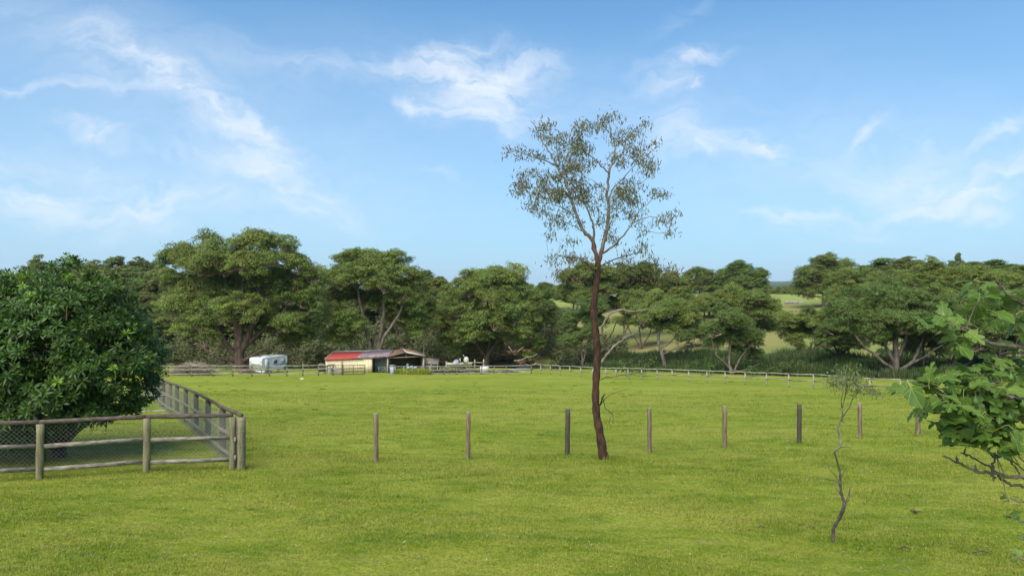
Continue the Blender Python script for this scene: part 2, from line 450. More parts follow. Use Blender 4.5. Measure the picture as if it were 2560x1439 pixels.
m_red2 = simple('chalky_red_roof', (0.42, 0.10, 0.08), 0.7, (0.33, 0.05, 0.04), 6)
m_rust = simple('rusted_iron_roof', (0.13, 0.055, 0.052), 0.7, (0.30, 0.27, 0.29), 3.0, stretch=(2.2, .5, 1))
m_zinc = simple('zinc_cladding', (0.27, 0.29, 0.33), 0.5, (0.17, 0.185, 0.21), 2.0, metal=0.2)
m_brownroof = simple('brown_roof', (0.19, 0.105, 0.075), 0.7, (0.11, 0.065, 0.05), 1.6)
m_creamroof = simple('cream_roof_trim', (0.44, 0.38, 0.31), 0.6, (0.30, 0.24, 0.19), 3)
m_white = simple('white_paint', (0.53, 0.54, 0.56), 0.6, (0.40, 0.41, 0.43), 1.4)
m_white_dirty = simple('dirty_white_panel', (0.50, 0.50, 0.48), 0.6, (0.24, 0.22, 0.19), 2.6)
m_glass = simple('dark_window', (0.035, 0.045, 0.055), 0.12, (0.06, 0.07, 0.08), 3, spec=0.6)
m_curtain = simple('curtained_window', (0.28, 0.26, 0.22), 0.3, (0.40, 0.38, 0.32), 3, spec=0.5)
m_blue = simple('blue_paint', (0.07, 0.19, 0.42), 0.5, (0.09, 0.23, 0.46), 3)
m_black = simple('black_rubber', (0.025, 0.025, 0.027), 0.7, (0.04, 0.04, 0.04), 5)
m_dark = simple('dark_timber', (0.055, 0.042, 0.034), 0.9, (0.10, 0.08, 0.065), 3)
m_redwood = simple('reddish_timber', (0.16, 0.085, 0.06), 0.9, (0.09, 0.055, 0.04), 3)
m_stick = simple('bleached_sticks', (0.27, 0.215, 0.165), 0.9, (0.13, 0.095, 0.07), 2.5)
m_deadwood = simple('bleached_deadwood', (0.42, 0.37, 0.30), 0.85, (0.27, 0.22, 0.17), 2)
m_plastic = simple('white_tank_plastic', (0.70, 0.70, 0.68), 0.5, (0.6, 0.6, 0.58), 2)
m_boat = simple('aged_cream_hull', (0.52, 0.47, 0.39), 0.6, (0.40, 0.35, 0.28), 2)
m_drum = simple('grey_green_drum', (0.24, 0.27, 0.22), 0.6, (0.18, 0.20, 0.17), 3)
m_rock = simple('pale_rock', (0.33, 0.31, 0.28), 0.9, (0.2, 0.19, 0.17), 3, bump=0.5)
m_redsign = simple('red_sign', (0.55, 0.06, 0.05), 0.5)
m_fig_fruit = simple('green_fig_skin', (0.085, 0.17, 0.03), 0.5, (0.06, 0.12, 0.02), 20)
m_fig_wood = simple('fig_bark', (0.21, 0.165, 0.13), 0.85, (0.095, 0.075, 0.06), 14, bump=0.4, bscale=40)
m_petiole = simple('fig_petiole', (0.36, 0.42, 0.12), 0.5, (0.28, 0.34, 0.09), 20)
m_hill = simple('forested_hill', (0.045, 0.065, 0.028), 0.95, (0.075, 0.092, 0.04), 0.02, detail=12)

# ================================================================== SETTING
def build_terrain():
    ys = np.concatenate([np.linspace(-14, 30, 36, endpoint=False), np.linspace(30, 140, 74, endpoint=False), np.linspace(140, 330, 60, endpoint=False),
                         330 * (5200 / 330) ** np.linspace(0, 1, 40)])
    us = np.linspace(-1, 1, 181)
    hw = 55 + 1.15 * np.maximum(ys, 0)
    Yg = np.repeat(ys[:, None], len(us), 1)
    Xg = us[None, :] * hw[:, None]
    Zg = ground(Xg, Yg)
    V = np.stack([Xg, Yg, Zg], -1).reshape(-1, 3)
    n, m = Xg.shape
    i = np.arange(n - 1)[:, None] * m; j = np.arange(m - 1)[None, :]
    Fq = np.stack([i + j, i + j + 1, i + m + j + 1, i + m + j], -1).reshape(-1, 4)
    mb = MB().add(V, Fq)
    o = mb.build('ground', m_ground, smooth=True)
    yc = np.interp(V[:, 0], CX, CY)
    zone = sst((V[:, 1] - yc + 14) / 12)
    crest = sst((V[:, 1] - yc - 95) / 30)
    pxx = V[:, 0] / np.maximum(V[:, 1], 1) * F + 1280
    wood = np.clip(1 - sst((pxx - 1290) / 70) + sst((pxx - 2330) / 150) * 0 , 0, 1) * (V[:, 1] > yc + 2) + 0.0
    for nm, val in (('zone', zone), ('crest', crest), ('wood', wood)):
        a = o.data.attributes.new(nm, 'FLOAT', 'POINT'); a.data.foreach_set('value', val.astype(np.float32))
    tag(o, kind='structure')
build_terrain()

def ridge(name, d, depth, prof, mat, amp, seed):
    """a long hill across the view; prof = [(px, py)] of its skyline"""
    xs = np.linspace(-1.4 * d, 1.4 * d, 260)
    px = xs / d * F + 1280
    topy = np.interp(px, [p[0] for p in prof], [p[1] for p in prof])
    top = CAMZ + (719.5 - topy) / F * d
    r2 = np.random.default_rng(seed)
    ph = r2.random(8) * 6.28
    for k in range(8):
        top = top + amp * np.sin(xs / d * (6 + 11 * k) + ph[k]) / (k + 1.2)
    rows = []
    for t, hh in ((-1, 0), (-.6, .45), (-.25, .88), (0, 1), (.3, .85), (1, 0)):
        y = d + t * depth + 0.1 * depth * np.sin(xs / d * 9 + t * 3)
        z = -60 + (top + 60) * hh
        rows.append(np.stack([xs, y, z], -1))
    V = np.concatenate(rows); m = len(xs)
    i = np.arange(5)[:, None] * m; j = np.arange(m - 1)[None, :]
    Fq = np.stack([i + j, i + j + 1, i + m + j + 1, i + m + j], -1).reshape(-1, 4)
    tag(MB().add(V, Fq).build(name, mat, smooth=True), kind='structure')
ridge('hills', 2900, 500, [(-4000, 722), (1750, 722), (1860, 706), (1900, 704), (1960, 705), (2000, 700), (6000, 700)], m_hill, 2.5, 3)
ridge('hills', 1250, 260, [(-4000, 735), (1750, 735), (1870, 715), (1990, 713), (2200, 709), (6000, 709)], m_hill, 1.4, 5)

# -------- air
m_haze, N = mat_base('haze_air')
vol = N.n('ShaderNodeVolumePrincipled', ins={'Color': (0.78, 0.86, 1.0, 1), 'Density': 0.00008, 'Anisotropy': 0.2})
out_ = N.n('ShaderNodeOutputMaterial'); N.link(vol.outputs[0], out_.inputs['Volume'])
hz = MB(); hz.box((0, 1900, -1), (9400, 4200, 150)); hz.build('haze', m_haze)['kind'] = 'stuff'

# -------- grass blades (nobody could count them)
def blades(n, d0, d1, hgt, wid, seed, spread=1.16, lean=0.9):
    r = np.random.default_rng(seed)
    # density falls with 1/d
    d = d0 * (d1 / d0) ** r.random(n)
    u = (r.random(n) * 2 - 1) * spread
    x = u * 0.80 * d
    y = d
    # clumping
    x = x + 0.05 * np.sin(y * 23 + x * 7); y = y + 0.05 * np.sin(x * 19)
    z = ground(x, y) - 0.004
    sc = (d / 12.0) ** 0.75
    patch = 0.75 + 0.5 * (np.sin(x * 1.3 + 2 * np.sin(y * .7)) * np.sin(y * 1.1 + 1.7 * np.sin(x * .5)) * .5 + .5)
    h = hgt * (0.4 + 0.9 * r.random(n)) * patch * sc ** 0.35
    w = wid * (0.6 + 0.8 * r.random(n)) * sc
    az_ = r.random(n) * 2 * math.pi
    ln = lean * (0.3 + r.random(n))
    tip = np.stack([x + np.cos(az_) * h * ln, y + np.sin(az_) * h * ln, z + h], -1)
    a2 = az_ + math.pi / 2 + (r.random(n) - .5)
    s = np.stack([np.cos(a2), np.sin(a2), np.zeros(n)], -1) * w[:, None] / 2
    b = np.stack([x, y, z], -1)
    V = np.stack([b - s, b + s, tip], 1).reshape(-1, 3)
    Fq = np.arange(3 * n).reshape(-1, 3)
    return V, Fq, r.random(n)
mb = MB()
mb.add(*blades(560000, 8.6, 20, 0.042, 0.0075, 11))
mb.add(*blades(420000, 16, 48, 0.040, 0.009, 12))
# lank tufts round posts and weeds in the field
def tuft_cloud(cs, n, rad, h, seed):
    r = np.random.default_rng(seed)
    Vs = []
    for (x0, y0, k) in cs:
        m = int(n * k)
        a = r.random(m) * 6.28; q = rad * np.sqrt(r.random(m)) * k
        x = x0 + np.cos(a) * q; y = y0 + np.sin(a) * q; z = ground(x, y)
        hh = h * (0.4 + r.random(m)) * k
        az_ = r.random(m) * 6.28; ln = 0.15 + .5 * r.random(m)
        w = 0.006 * (y / 12) ** .7
        b = np.stack([x, y, z], -1); s = np.stack([np.cos(az_ + 1.57), np.sin(az_ + 1.57), 0 * x], -1) * w[:, None]
        t = b + np.stack([np.cos(az_) * hh * ln, np.sin(az_) * hh * ln, hh], -1)
        Vs.append(np.stack([b - s, b + s, t], 1).reshape(-1, 3))
    V = np.concatenate(Vs)
    return V, np.arange(len(V)).reshape(-1, 3), .3 + r.random(len(V) // 3) * 0.5
tag(mb.build('grass', m_blade), 'short patchy green and straw coloured pasture grass', 'grass', kind='stuff')

# ================================================================== TREES
def leaf_quads(c, nrm, L, Wd, r, tang=None, fold=0.0):
    """rhombic leaves: centre c, normal nrm, length L, width Wd"""
    n = len(c)
    if tang is None:
        tang = r.normal(size=(n, 3))
    tang = tang - (tang * nrm).sum(1, keepdims=True) * nrm
    tang /= np.linalg.norm(tang, axis=1, keepdims=True) + 1e-9
    b = np.cross(nrm, tang)
    L = np.asarray(L)[:, None] / 2; Wd = np.asarray(Wd)[:, None] / 2
    V = np.stack([c - tang * L, c + b * Wd + tang * L * .1, c + tang * L, c - b * Wd + tang * L * .1], 1).reshape(-1, 3)
    return V, np.arange(4 * n).reshape(-1, 4)

def pads_leaves(mb, centers, rad, per, leaf, r, flat=0.55, droop=0.0):
    """dome shaped leaf pads: leaves over the top and rim of each dome, thinner below"""
    k = len(centers)
    rad = np.asarray(rad) * np.ones(k)
    n = k * per
    idx = np.repeat(np.arange(k), per)
    v = r.normal(size=(n, 3)); v /= np.linalg.norm(v, axis=1, keepdims=True)
    v[:, 2] = np.where(v[:, 2] < -0.15, -v[:, 2] * (r.random(n) < .75) + v[:, 2] * 0.25, v[:, 2])
    q = 0.80 + 0.24 * r.random(n)
    lump = 1 + 0.16 * np.sin(v[:, 0] * 5 + idx) * np.sin(v[:, 1] * 5 + idx * 2.1)
    off = v * (q * lump)[:, None] * rad[idx][:, None]
    off[:, 2] *= flat
    loose = r.random(n) < .10
    off[loose] *= (1.3 + .5 * r.random((loose.sum(), 1)))
    off[loose, 2] -= .25 * rad[idx][loose] * r.random(loose.sum())
    c = centers[idx] + off
    nr = v * np.array([.8, .8, 1.0]) + r.normal(size=(n, 3)) * .30 + np.array([0, 0, .18])
    nr /= np.linalg.norm(nr, axis=1, keepdims=True)
    sz = leaf * (0.6 + 0.8 * r.random(n))
    V, Fq = leaf_quads(c, nr, sz * 1.5, sz * .62, r)
    padt = r.random(k)
    mb.add(V, Fq, np.clip(0.5 * padt[idx] + 0.5 * r.random(n), 0, 1))

def clump_arrays(seed, domes=10, per=150, leaf=.085):
    """one bough of foliage, unit radius: small leafy domes over a bigger dome, on spreading twigs"""
    r = np.random.default_rng(seed)
    cs = []; rs = []
    for k in range(domes):
        a = k * 2.399 + r.normal() * .3; e = np.interp(k, [0, domes - 1], [-.15, 1.4]) + r.normal() * .12
        q = .62 + .1 * r.normal()
        cs.append([math.cos(a) * math.cos(e) * q, math.sin(a) * math.cos(e) * q, math.sin(e) * q * .8]); rs.append(.30 + .16 * r.random())
    mb = MB(); pads_leaves(mb, np.array(cs), np.array(rs), per, leaf, r, .8)
    tw = MB()
    for c in cs:
        c = np.array(c); p0 = np.array([r.normal() * .04, r.normal() * .04, -.45])
        p1 = p0 + (c - p0) * .5 + [0, 0, -.06]
        tw.tube([p0, p1, c], [.026, .016, .007], 3, cap=False)
    return mb, tw
CLUMP = []
def clump_meshes(fol, bark, nm=6, domes=10, per=150, leaf=.085):
    key = (fol.name, bark.name)
    for k, v in CLUMP:
        if k == key: return v
    out = []
    for i in range(nm):
        mb, tw = clump_arrays(4000 + i, domes, per, leaf)
        nf = sum(len(f) for f in mb.F)
        for V, Fa in zip(tw.V, tw.F): pass
        off = mb.n
        for V in tw.V: mb.V.append(V)
        for Fa, A in zip(tw.F, tw.A): mb.F.append(Fa + off); mb.A.append(A)
        mb.n += tw.n
        o = mb.build('foliage_clump', [fol, bark])
        mi = np.zeros(len(o.data.polygons), np.int32); mi[nf:] = 1
        o.data.polygons.foreach_set('material_index', mi)
        me = o.data; bpy.data.objects.remove(o); out.append(me)
    CLUMP.append((key, out)); return out

class Skel:
    def __init__(self):
        self.p = []; self.par = []; self.chains = []; self.fix = {}
        self.tip = set()
    def chain(self, pts, start=None, fixed=None):
        ids = [] if start is None else [start]
        for i, q in enumerate(pts):
            self.p.append(np.array(q, float)); self.par.append(ids[-1] if ids else -1)
            ids.append(len(self.p) - 1)
            if fixed is not None: self.fix[len(self.p) - 1] = fixed[i]
        self.chains.append(ids); self.tip.add(ids[-1])
        return ids
    def nearest(self, q):
        A = np.array(self.p); return int(np.argmin(np.linalg.norm(A - np.array(q), axis=1)))
    def grow(self, targets, r, step=0.6, upb=1.2, curve=0.25, base=None, minz=None, sortkey=None, jit=0.06):
        root = self.p[0] if base is None else base
        t = np.asarray(targets)
        order = np.argsort(np.linalg.norm(t - root, axis=1)) if sortkey is None else np.argsort(sortkey)
        for k in order:
            q = t[k]
            A = np.array(self.p)
            d = A - q
            dist = np.linalg.norm(d, axis=1)
            up = np.maximum(d[:, 2], 0)                  # nodes above the target are poor parents
            cost = dist + upb * up + 0.5 * np.maximum(0.4 - dist, 0) * 0
            if minz is not None: cost = cost + np.where(A[:, 2] < minz, 1.5 * (minz - A[:, 2]) + 2, 0)
            j = int(np.argmin(cost))
            p0 = A[j]; L = dist[j]
            if L < 0.03: continue
            pj = self.par[j]
            dirn = (A[j] - A[pj]) if pj >= 0 else np.array([0, 0, 1.0])
            dirn = dirn / (np.linalg.norm(dirn) + 1e-9)
            to = (q - p0) / L
            p1 = p0 + (dirn * .4 + to * .6) * L * .4
            p2 = q - (to * .55 + np.array([0, 0, .6])) * L * curve
            n = max(2, int(L / step) + 1)
            s = np.linspace(0, 1, n + 1)[1:, None]
            pts = (1 - s) ** 3 * p0 + 3 * (1 - s) ** 2 * s * p1 + 3 * (1 - s) * s ** 2 * p2 + s ** 3 * q
            pts[:-1] += r.normal(size=(n - 1, 3)) * jit * min(L, 3) * .5
            self.chain(pts, j)
    def radii(self, tip, expo=0.5, cap=1e9):
        n = len(self.p); cnt = np.zeros(n)
        for i in self.tip: cnt[i] += 1
        for i in range(n - 1, -1, -1):
            if self.par[i] >= 0: cnt[self.par[i]] += cnt[i]
        rr = tip * np.maximum(cnt, 1) ** expo
        rr = np.minimum(rr, cap)
        for k, v in self.fix.items(): rr[k] = v
        return rr
    def emit(self, mb, rr, sides=5, skip=0, sel=None):
        A = np.array(self.p)
        for ci, ids in enumerate(self.chains):
            if sel is not None and not sel(ci): continue
            ids = np.array(ids)
            if len(ids) < 2: continue
            rad = rr[ids].copy()
            if ci > 0 and len(rad) > 1: rad[0] = min(rad[0], rad[1] * 1.25)
            sd_ = sides if rad.max() > 0.08 else 4
            if rad.max() < 0.02: sd_ = 3
            mb.tube(A[ids], rad, sd_, cap=(ci == 0))

def euc(name, label, cat, base, trunk, lobes, bark, fol, pad=1.1, per=100, leaf=0.34, seed=1, tip=0.022, expo=0.5, group=None,
        mid=0.0, flat=0.92, stems=None, r_tr=0.5, dead=0, low=0.0, fill=1.0, clumps=True):
    """a spreading eucalypt. base: world point of the foot; trunk: list of (dx,dy,dz) from the foot; lobes: (dx,dy,dz,rx,ry,rz) from the foot"""
    r = np.random.default_rng(seed)
    base = np.array(base, float)
    t = thing(name, label, cat, base, group)
    sk = Skel()
    tr = np.array(trunk, float)
    # densify the trunk
    pts = []
    for a, b in zip(tr[:-1], tr[1:]):
        n = max(2, int(np.linalg.norm(b - a) / .7))
        for k in range(n): pts.append(a + (b - a) * k / n)
    pts.append(tr[-1]); pts = np.array(pts)
    pts[1:] += r.normal(size=(len(pts) - 1, 3)) * .035
    frac = np.linspace(0, 1, len(pts))
    rad = r_tr * (1.0 - .55 * frac); rad[0] *= 1.45
    if len(rad) > 1: rad[1] *= 1.12
    sk.chain(pts, fixed=rad)
    for s_ in (stems or []):
        sp = np.array(s_[0], float); q = []
        for a, b in zip(sp[:-1], sp[1:]):
            n = max(2, int(np.linalg.norm(b - a) / .8))
            for k in range(n): q.append(a + (b - a) * k / n)
        q.append(sp[-1]); q = np.array(q); q[1:] += r.normal(size=(len(q) - 1, 3)) * .05
        j = sk.nearest(q[0])
        fr = np.linspace(0, 1, len(q))
        sk.chain(q[1:], j, fixed=(s_[1] * (1 - .6 * fr))[1:])
    centers = []; rads = []
    for lb in lobes:
        c = np.array(lb[:3], float); rr = np.array(lb[3:6], float)
        r0_ = rr.copy()
        area = rr[0] * rr[1] + .5 * (rr[0] + rr[1]) * rr[2]; rr = np.maximum(rr - np.array([.5, .5, .45]) * pad, .35 * r0_)
        n = max(4, int(fill * area * 2.6 / pad ** 2))
        v = r.normal(size=(n * 3, 3)); v /= np.linalg.norm(v, axis=1, keepdims=True)
        v = v[v[:, 2] > -0.35 - low][:n]
        q = 0.78 + .24 * r.random(len(v))
        inner = r.random(len(v)) < .16
        q = np.where(inner, .3 + .45 * r.random(len(v)), q)
        centers.append(c + v * q[:, None] * rr); rads.append(pad * (.65 + .7 * r.random(len(v))))
    centers = np.concatenate(centers); rads = np.concatenate(rads)
    centers[:, 2] += r.normal(size=len(centers)) * pad * .35
    mbd = None
    if mid > 0:     # loose leaf sprays along the inner limbs
        pass
    sk.grow(centers - np.array([0, 0, .25]), r, step=.8, minz=tr[-1][2] * .45)
    if dead:
        dd = []
        for k in range(dead):
            a = r.random() * 6.28
            lb = lobes[r.integers(len(lobes))]
            dd.append([lb[0] + math.cos(a) * lb[3] * (.6 + .5 * r.random()), lb[1] - abs(math.sin(a)) * lb[4] * .9, lb[2] - lb[5] * (.3 + .5 * r.random())])
        n_live = len(sk.chains)
        sk.grow(np.array(dd), r, step=.7, jit=.16)
    rr = sk.radii(tip, expo, cap=r_tr * .5)
    wood = MB(); sk.emit(wood, rr, 6, sel=(lambda ci: ci < n_live) if dead else None)
    if dead:
        bare = MB(); sk.emit(bare, np.maximum(rr, .05), 4, sel=lambda ci: ci >= n_live); bare.build('bare_branches', m_baretwig, t, local=True)['kind'] = 'stuff'
    o = wood.build('trunk', bark, t, smooth=True, local=True)
    if clumps:
        ms = clump_meshes(fol, m_baretwig)
        for c_, q_ in zip(centers[:300], rads[:300]):
            oc = bpy.data.objects.new('foliage_clump', ms[int(r.integers(len(ms)))]); COL.objects.link(oc); oc.parent = t
            oc.location = c_; oc.rotation_euler = (r.normal() * .32, r.normal() * .32, r.random() * 6.28)
            oc.scale = (q_ * 1.08, q_ * 1.08, q_ * flat * (.85 + .3 * r.random()))
        if len(centers) > 300: print('clumps over 300:', label, len(centers))
    else:
        mb = MB()
        arr = [clump_arrays(5000 + k, 8, per, leaf)[0] for k in range(4)]
        for c_, q_ in zip(centers, rads):
            a0 = arr[int(r.integers(4))]; an = r.random() * 6.28; ca, sa = math.cos(an), math.sin(an)
            for V, Fa, A in zip(a0.V, a0.F, a0.A):
                Vr = (V * [q_ * 1.08, q_ * 1.08, q_ * flat]) @ np.array([[ca, -sa, 0], [sa, ca, 0], [0, 0, 1]]).T + c_
                mb.add(Vr, Fa, A * .7 + .3 * r.random())
        mb.build('crown', fol, t, local=True)
    return t

def lobes_px(base_px, base_py, d, arr, depth=0.75, seed=0):
    """lobe list from photograph pixels (px, py, rx, ry) for a tree whose foot is at (base_px, base_py) at distance d"""
    r = np.random.default_rng(seed)
    s = d / F; out = []
    for (px, py, rx, ry, *dz) in arr:
        dy = dz[0] if dz else (r.random() - .5) * 3.0
        out.append(((px - base_px) * s, dy, (base_py - py - .10 * ry) * s, rx * s, max(rx * s * depth, 1.2), ry * s * 1.15))
    return out
def foot(px, d, sink=.25):
    x = X(px, d); return np.array([x, d, gz(x, d) - sink])
def footy(px, d):
    x = X(px, d); return 719.5 + (CAMZ - gz(x, d)) / d * F

# --- T1: the big spreading eucalypt behind the caravan
d = 90; by = footy(597, d)
s = d / F
def pt(px, py, dy=0, bx=597, by_=None, dd=None):
    ss = (dd or d) / F
    return ((px - bx) * ss, dy, ((by if by_ is None else by_) - py) * ss)
euc('spreading_eucalypt', 'largest eucalypt with a broad layered crown and thick red-brown trunk, behind the white caravan', 'tree', foot(597, d),
    [pt(597, by + 4), pt(598, 900), pt(596, 870), pt(600, 840)],
    lobes_px(597, by, d, [(480, 645, 72, 28, 0), (560, 622, 62, 26, 0.5), (620, 605, 62, 30, 0), (690, 632, 62, 28, 0), (735, 665, 52, 30, .5), (640, 655, 85, 22, -2), (540, 660, 70, 20, -2), (775, 680, 34, 24, 1),
        (440, 715, 50, 26, 1), (520, 720, 70, 24, 2), (640, 715, 90, 26, 3), (730, 730, 60, 26, 1), (455, 765, 60, 26, -1), (400, 690, 32, 20, 2),
        (560, 770, 80, 26, -2.5), (665, 770, 56, 24, -2.5), (500, 800, 46, 22, -2.5), (620, 810, 50, 22, 3), (545, 842, 40, 18, -3), (700, 800, 60, 26, 2), (735, 800, 48, 26, -1), (770, 745, 38, 22, 1), (640, 700, 130, 40, 4), (500, 690, 60, 26, 3), (645, 760, 50, 20, -4), (470, 830, 50, 24, 3), (720, 850, 45, 22, 2)], seed=1),
    m_bark_mid, m_fol_big, pad=1.5, per=125, leaf=0.27, seed=21, fill=.74, r_tr=1.0, tip=.030, dead=34, expo=.52,
    stems=[([pt(598, 895), pt(570, 850, -1), pt(540, 800, -1), pt(500, 740, 0), pt(480, 690, 0)], .42), ([pt(600, 880), pt(590, 800), pt(570, 740), pt(560, 670)], .45),
           ([pt(600, 880), pt(625, 820, .5), pt(640, 750, .5), pt(650, 670, .5)], .5), ([pt(600, 870), pt(640, 830, 1), pt(700, 780, 1), pt(740, 700, 1)], .42),
           ([pt(598, 900), pt(560, 885, -2), pt(520, 850, -3)], .3), ([pt(602, 900), pt(650, 875, -1), pt(690, 855, -1)], .3), ([pt(600, 850), pt(605, 760), pt(615, 640)], .42)])

# --- T2: domed eucalypt behind the red roofed shed
d = 98; by = footy(935, d)
def pt2(px, py, dy=0): return pt(px, py, dy, 935, by, 98)
euc('domed_eucalypt', 'tall domed eucalypt splitting into several pale trunks just behind the red roofed shed', 'tree', foot(935, d),
    [pt2(935, by + 4), pt2(933, 895), pt2(930, 880)],
    lobes_px(935, by, d, [(880, 655, 52, 30, 0), (930, 650, 50, 28, .5), (985, 665, 52, 30, 0), (1020, 700, 40, 28, 0), (850, 690, 42, 26, 0), (900, 690, 55, 24, -2.5), (960, 700, 55, 24, -2.5), (1035, 740, 30, 26, .5), (885, 642, 40, 22, 2), (1000, 740, 40, 22, -1.5),
        (870, 740, 50, 24, 2), (930, 750, 60, 26, 2.5), (1020, 775, 40, 24, 1), (850, 790, 44, 24, -2), (890, 805, 50, 22, -2.5), (830, 750, 30, 22, 1), (990, 800, 42, 20, 2.5), (860, 835, 46, 20, -1), (1035, 800, 26, 22, 2)], seed=2),
    m_bark_grey, m_fol_big, pad=1.45, fill=1.0, per=125, leaf=0.28, seed=22, r_tr=.65, tip=.028, dead=26,
    stems=[([pt2(930, 895), pt2(922, 840), pt2(905, 780), pt2(890, 700)], .34), ([pt2(935, 895), pt2(950, 840, .5), pt2(957, 780, .5), pt2(960, 700)], .38),
           ([pt2(938, 895), pt2(965, 835, -1), pt2(1000, 780, -1), pt2(1015, 720)], .3), ([pt2(932, 890), pt2(915, 840, 1), pt2(900, 740, 1), pt2(880, 690, 1)], .26), ([pt2(930, 890), pt2(880, 860, -1), pt2(850, 830, -1)], .2)])

# --- T3: dense rounded eucalypt, crown reaching low
d = 106; by = footy(1215, d)
def pt3(px, py, dy=0): return pt(px, py, dy, 1215, by, 106)
euc('rounded_eucalypt', 'dense rounded eucalypt with foliage almost to the ground, behind the white caged tank', 'tree', foot(1215, d),
    [pt3(1215, by + 4), pt3(1216, 895), pt3(1222, 870), pt3(1225, 840)],
    lobes_px(1215, by, d, [(1215, 690, 60, 28, 0), (1270, 708, 50, 30, 0), (1170, 712, 45, 28, 0), (1310, 745, 38, 30, .5), (1135, 748, 36, 28, .5), (1220, 735, 70, 26, -3), (1290, 775, 50, 26, -2), (1160, 775, 55, 26, -3),
        (1225, 790, 60, 26, -4), (1330, 800, 34, 26, 0), (1120, 800, 36, 26, 0), (1180, 830, 60, 26, -3), (1290, 830, 50, 26, -2), (1340, 840, 26, 24, 1), (1130, 845, 38, 24, 1), (1230, 850, 50, 22, 3), (1170, 870, 40, 18, 1), (1320, 875, 36, 18, 0), (1090, 790, 24, 24, 3)], seed=3),
    m_bark_mid, m_fol_big, pad=1.5, fill=1.05, per=130, leaf=0.30, seed=23, r_tr=.62, tip=.026, dead=22, low=.2,
    stems=[([pt3(1216, 890), pt3(1190, 850, -1), pt3(1165, 790)], .26), ([pt3(1218, 885), pt3(1250, 835, -1), pt3(1280, 770)], .28), ([pt3(1222, 870), pt3(1222, 800), pt3(1218, 720)], .3)])

# --- smaller trees of the right half, all on or near the creek.  (name, label, foot px, d, trunk px list, lobes, bark, foliage, r)
def small(label, bx, d, trunk, lobes, bark, fol, rt, seed, pad=.85, per=90, leaf=.27, stems=(), name='creek_eucalypt', dead=7, cat='tree', tip=.022, group=None, fill=1.0):
    by = footy(bx, d); s = d / F
    f = lambda q: ((q[0] - bx) * s, q[2] if len(q) > 2 else 0, (by - q[1]) * s)
    tr = [f((bx, by + 3))] + [f(q) for q in trunk]
    st = [([f(q) for q in a], rr_) for a, rr_ in stems]
    pad = pad * 1.12; fill = fill * 1.3
    return euc(name, label, cat, foot(bx, d), tr, lobes_px(bx, by, d, lobes, seed=seed), bark, fol, pad=pad, per=per, leaf=leaf, seed=seed, r_tr=rt, tip=tip, dead=dead, stems=st, group=group, fill=fill)

small('slim twin-trunked eucalypt with bare lower twigs just left of the lone gum trunk', 1457, 100, [(1455, 880), (1452, 830)],
      [(1450, 790, 42, 22), (1480, 765, 40, 22), (1420, 810, 26, 18), (1490, 800, 34, 20), (1440, 840, 36, 16), (1475, 830, 30, 16), (1415, 850, 22, 14)], m_bark_grey, m_fol_blue, .2, 31,
      stems=[([(1457, 905), (1470, 850), (1478, 790)], .12), ([(1456, 900), (1420, 870, -1), (1400, 855, -1)], .07)], dead=6)
small('pale leaning trunk eucalypt rising from the rushes between the third and fifth paddock posts', 1668, 92, [(1655, 880), (1645, 850), (1650, 810)],
      [(1640, 775, 48, 18), (1690, 765, 40, 18), (1720, 790, 34, 18), (1620, 800, 36, 16), (1690, 805, 40, 16), (1600, 780, 26, 14), (1730, 770, 24, 14), (1660, 745, 40, 16, 2)], m_bark_grey, m_fol_big, .32, 32,
      stems=[([(1652, 870), (1690, 835), (1720, 800)], .13), ([(1648, 850), (1640, 810), (1625, 785)], .12), ([(1655, 885), (1690, 860, -1), (1700, 820, -1)], .1)])
small('dark trunked eucalypt on the grassy slope left of the low twisted creek tree', 1763, 118, [(1763, 830), (1760, 790)],
      [(1760, 760, 50, 20), (1800, 745, 44, 20), (1840, 735, 44, 18), (1875, 748, 40, 18), (1915, 765, 34, 16), (1720, 760, 30, 18), (1840, 760, 60, 18), (1890, 785, 40, 18), (1700, 735, 30, 18)], m_bark_dark, m_fol_big, .28, 33, pad=1.0, leaf=.3,
      stems=[([(1762, 840), (1800, 800), (1850, 765)], .16), ([(1762, 850), (1870, 825), (1905, 790)], .1)])
small('low twisted creek tree with pale crossing stems and drooping blue-green crown', 1830, 76, [(1822, 900), (1826, 860), (1822, 830)],
      [(1815, 790, 42, 20), (1850, 800, 40, 20), (1790, 815, 30, 20), (1840, 835, 40, 22), (1880, 845, 34, 22), (1800, 850, 30, 18), (1895, 885, 22, 16), (1860, 870, 34, 16), (1830, 775, 34, 16, 2)], m_bark_grey, m_fol_blue, .17, 34, leaf=.24, pad=.75,
      stems=[([(1828, 930), (1850, 890), (1875, 860)], .1), ([(1824, 915), (1790, 880), (1780, 840)], .08), ([(1829, 925), (1860, 915, -1), (1890, 900, -1)], .07)], dead=8)
small('small forked eucalypt on the slope at the left end of the right-hand creek row', 2025, 92, [(2022, 885), (2030, 850)],
      [(2010, 800, 44, 18), (2050, 790, 46, 18), (1985, 830, 36, 18), (2035, 825, 44, 18), (2075, 815, 36, 18), (1975, 850, 24, 14), (1960, 795, 22, 12)], m_bark_dark, m_fol_big, .26, 35,
      stems=[([(2024, 895), (2008, 860), (1998, 835)], .13), ([(2024, 890), (2045, 850), (2055, 810)], .13)])
small('flat topped creek eucalypt with slim dark trunk, left of the biggest right-hand tree', 2090, 80, [(2090, 890), (2092, 870)],
      [(2090, 815, 50, 20), (2060, 840, 30, 18), (2130, 825, 44, 20), (2110, 850, 40, 16), (2150, 855, 24, 14)], m_bark_dark, m_fol_blue, .22, 36,
      stems=[([(2090, 885), (2060, 862), (2042, 850)], .11), ([(2091, 885), (2125, 865), (2150, 845)], .11), ([(2091, 880), (2105, 850), (2110, 820)], .1)])
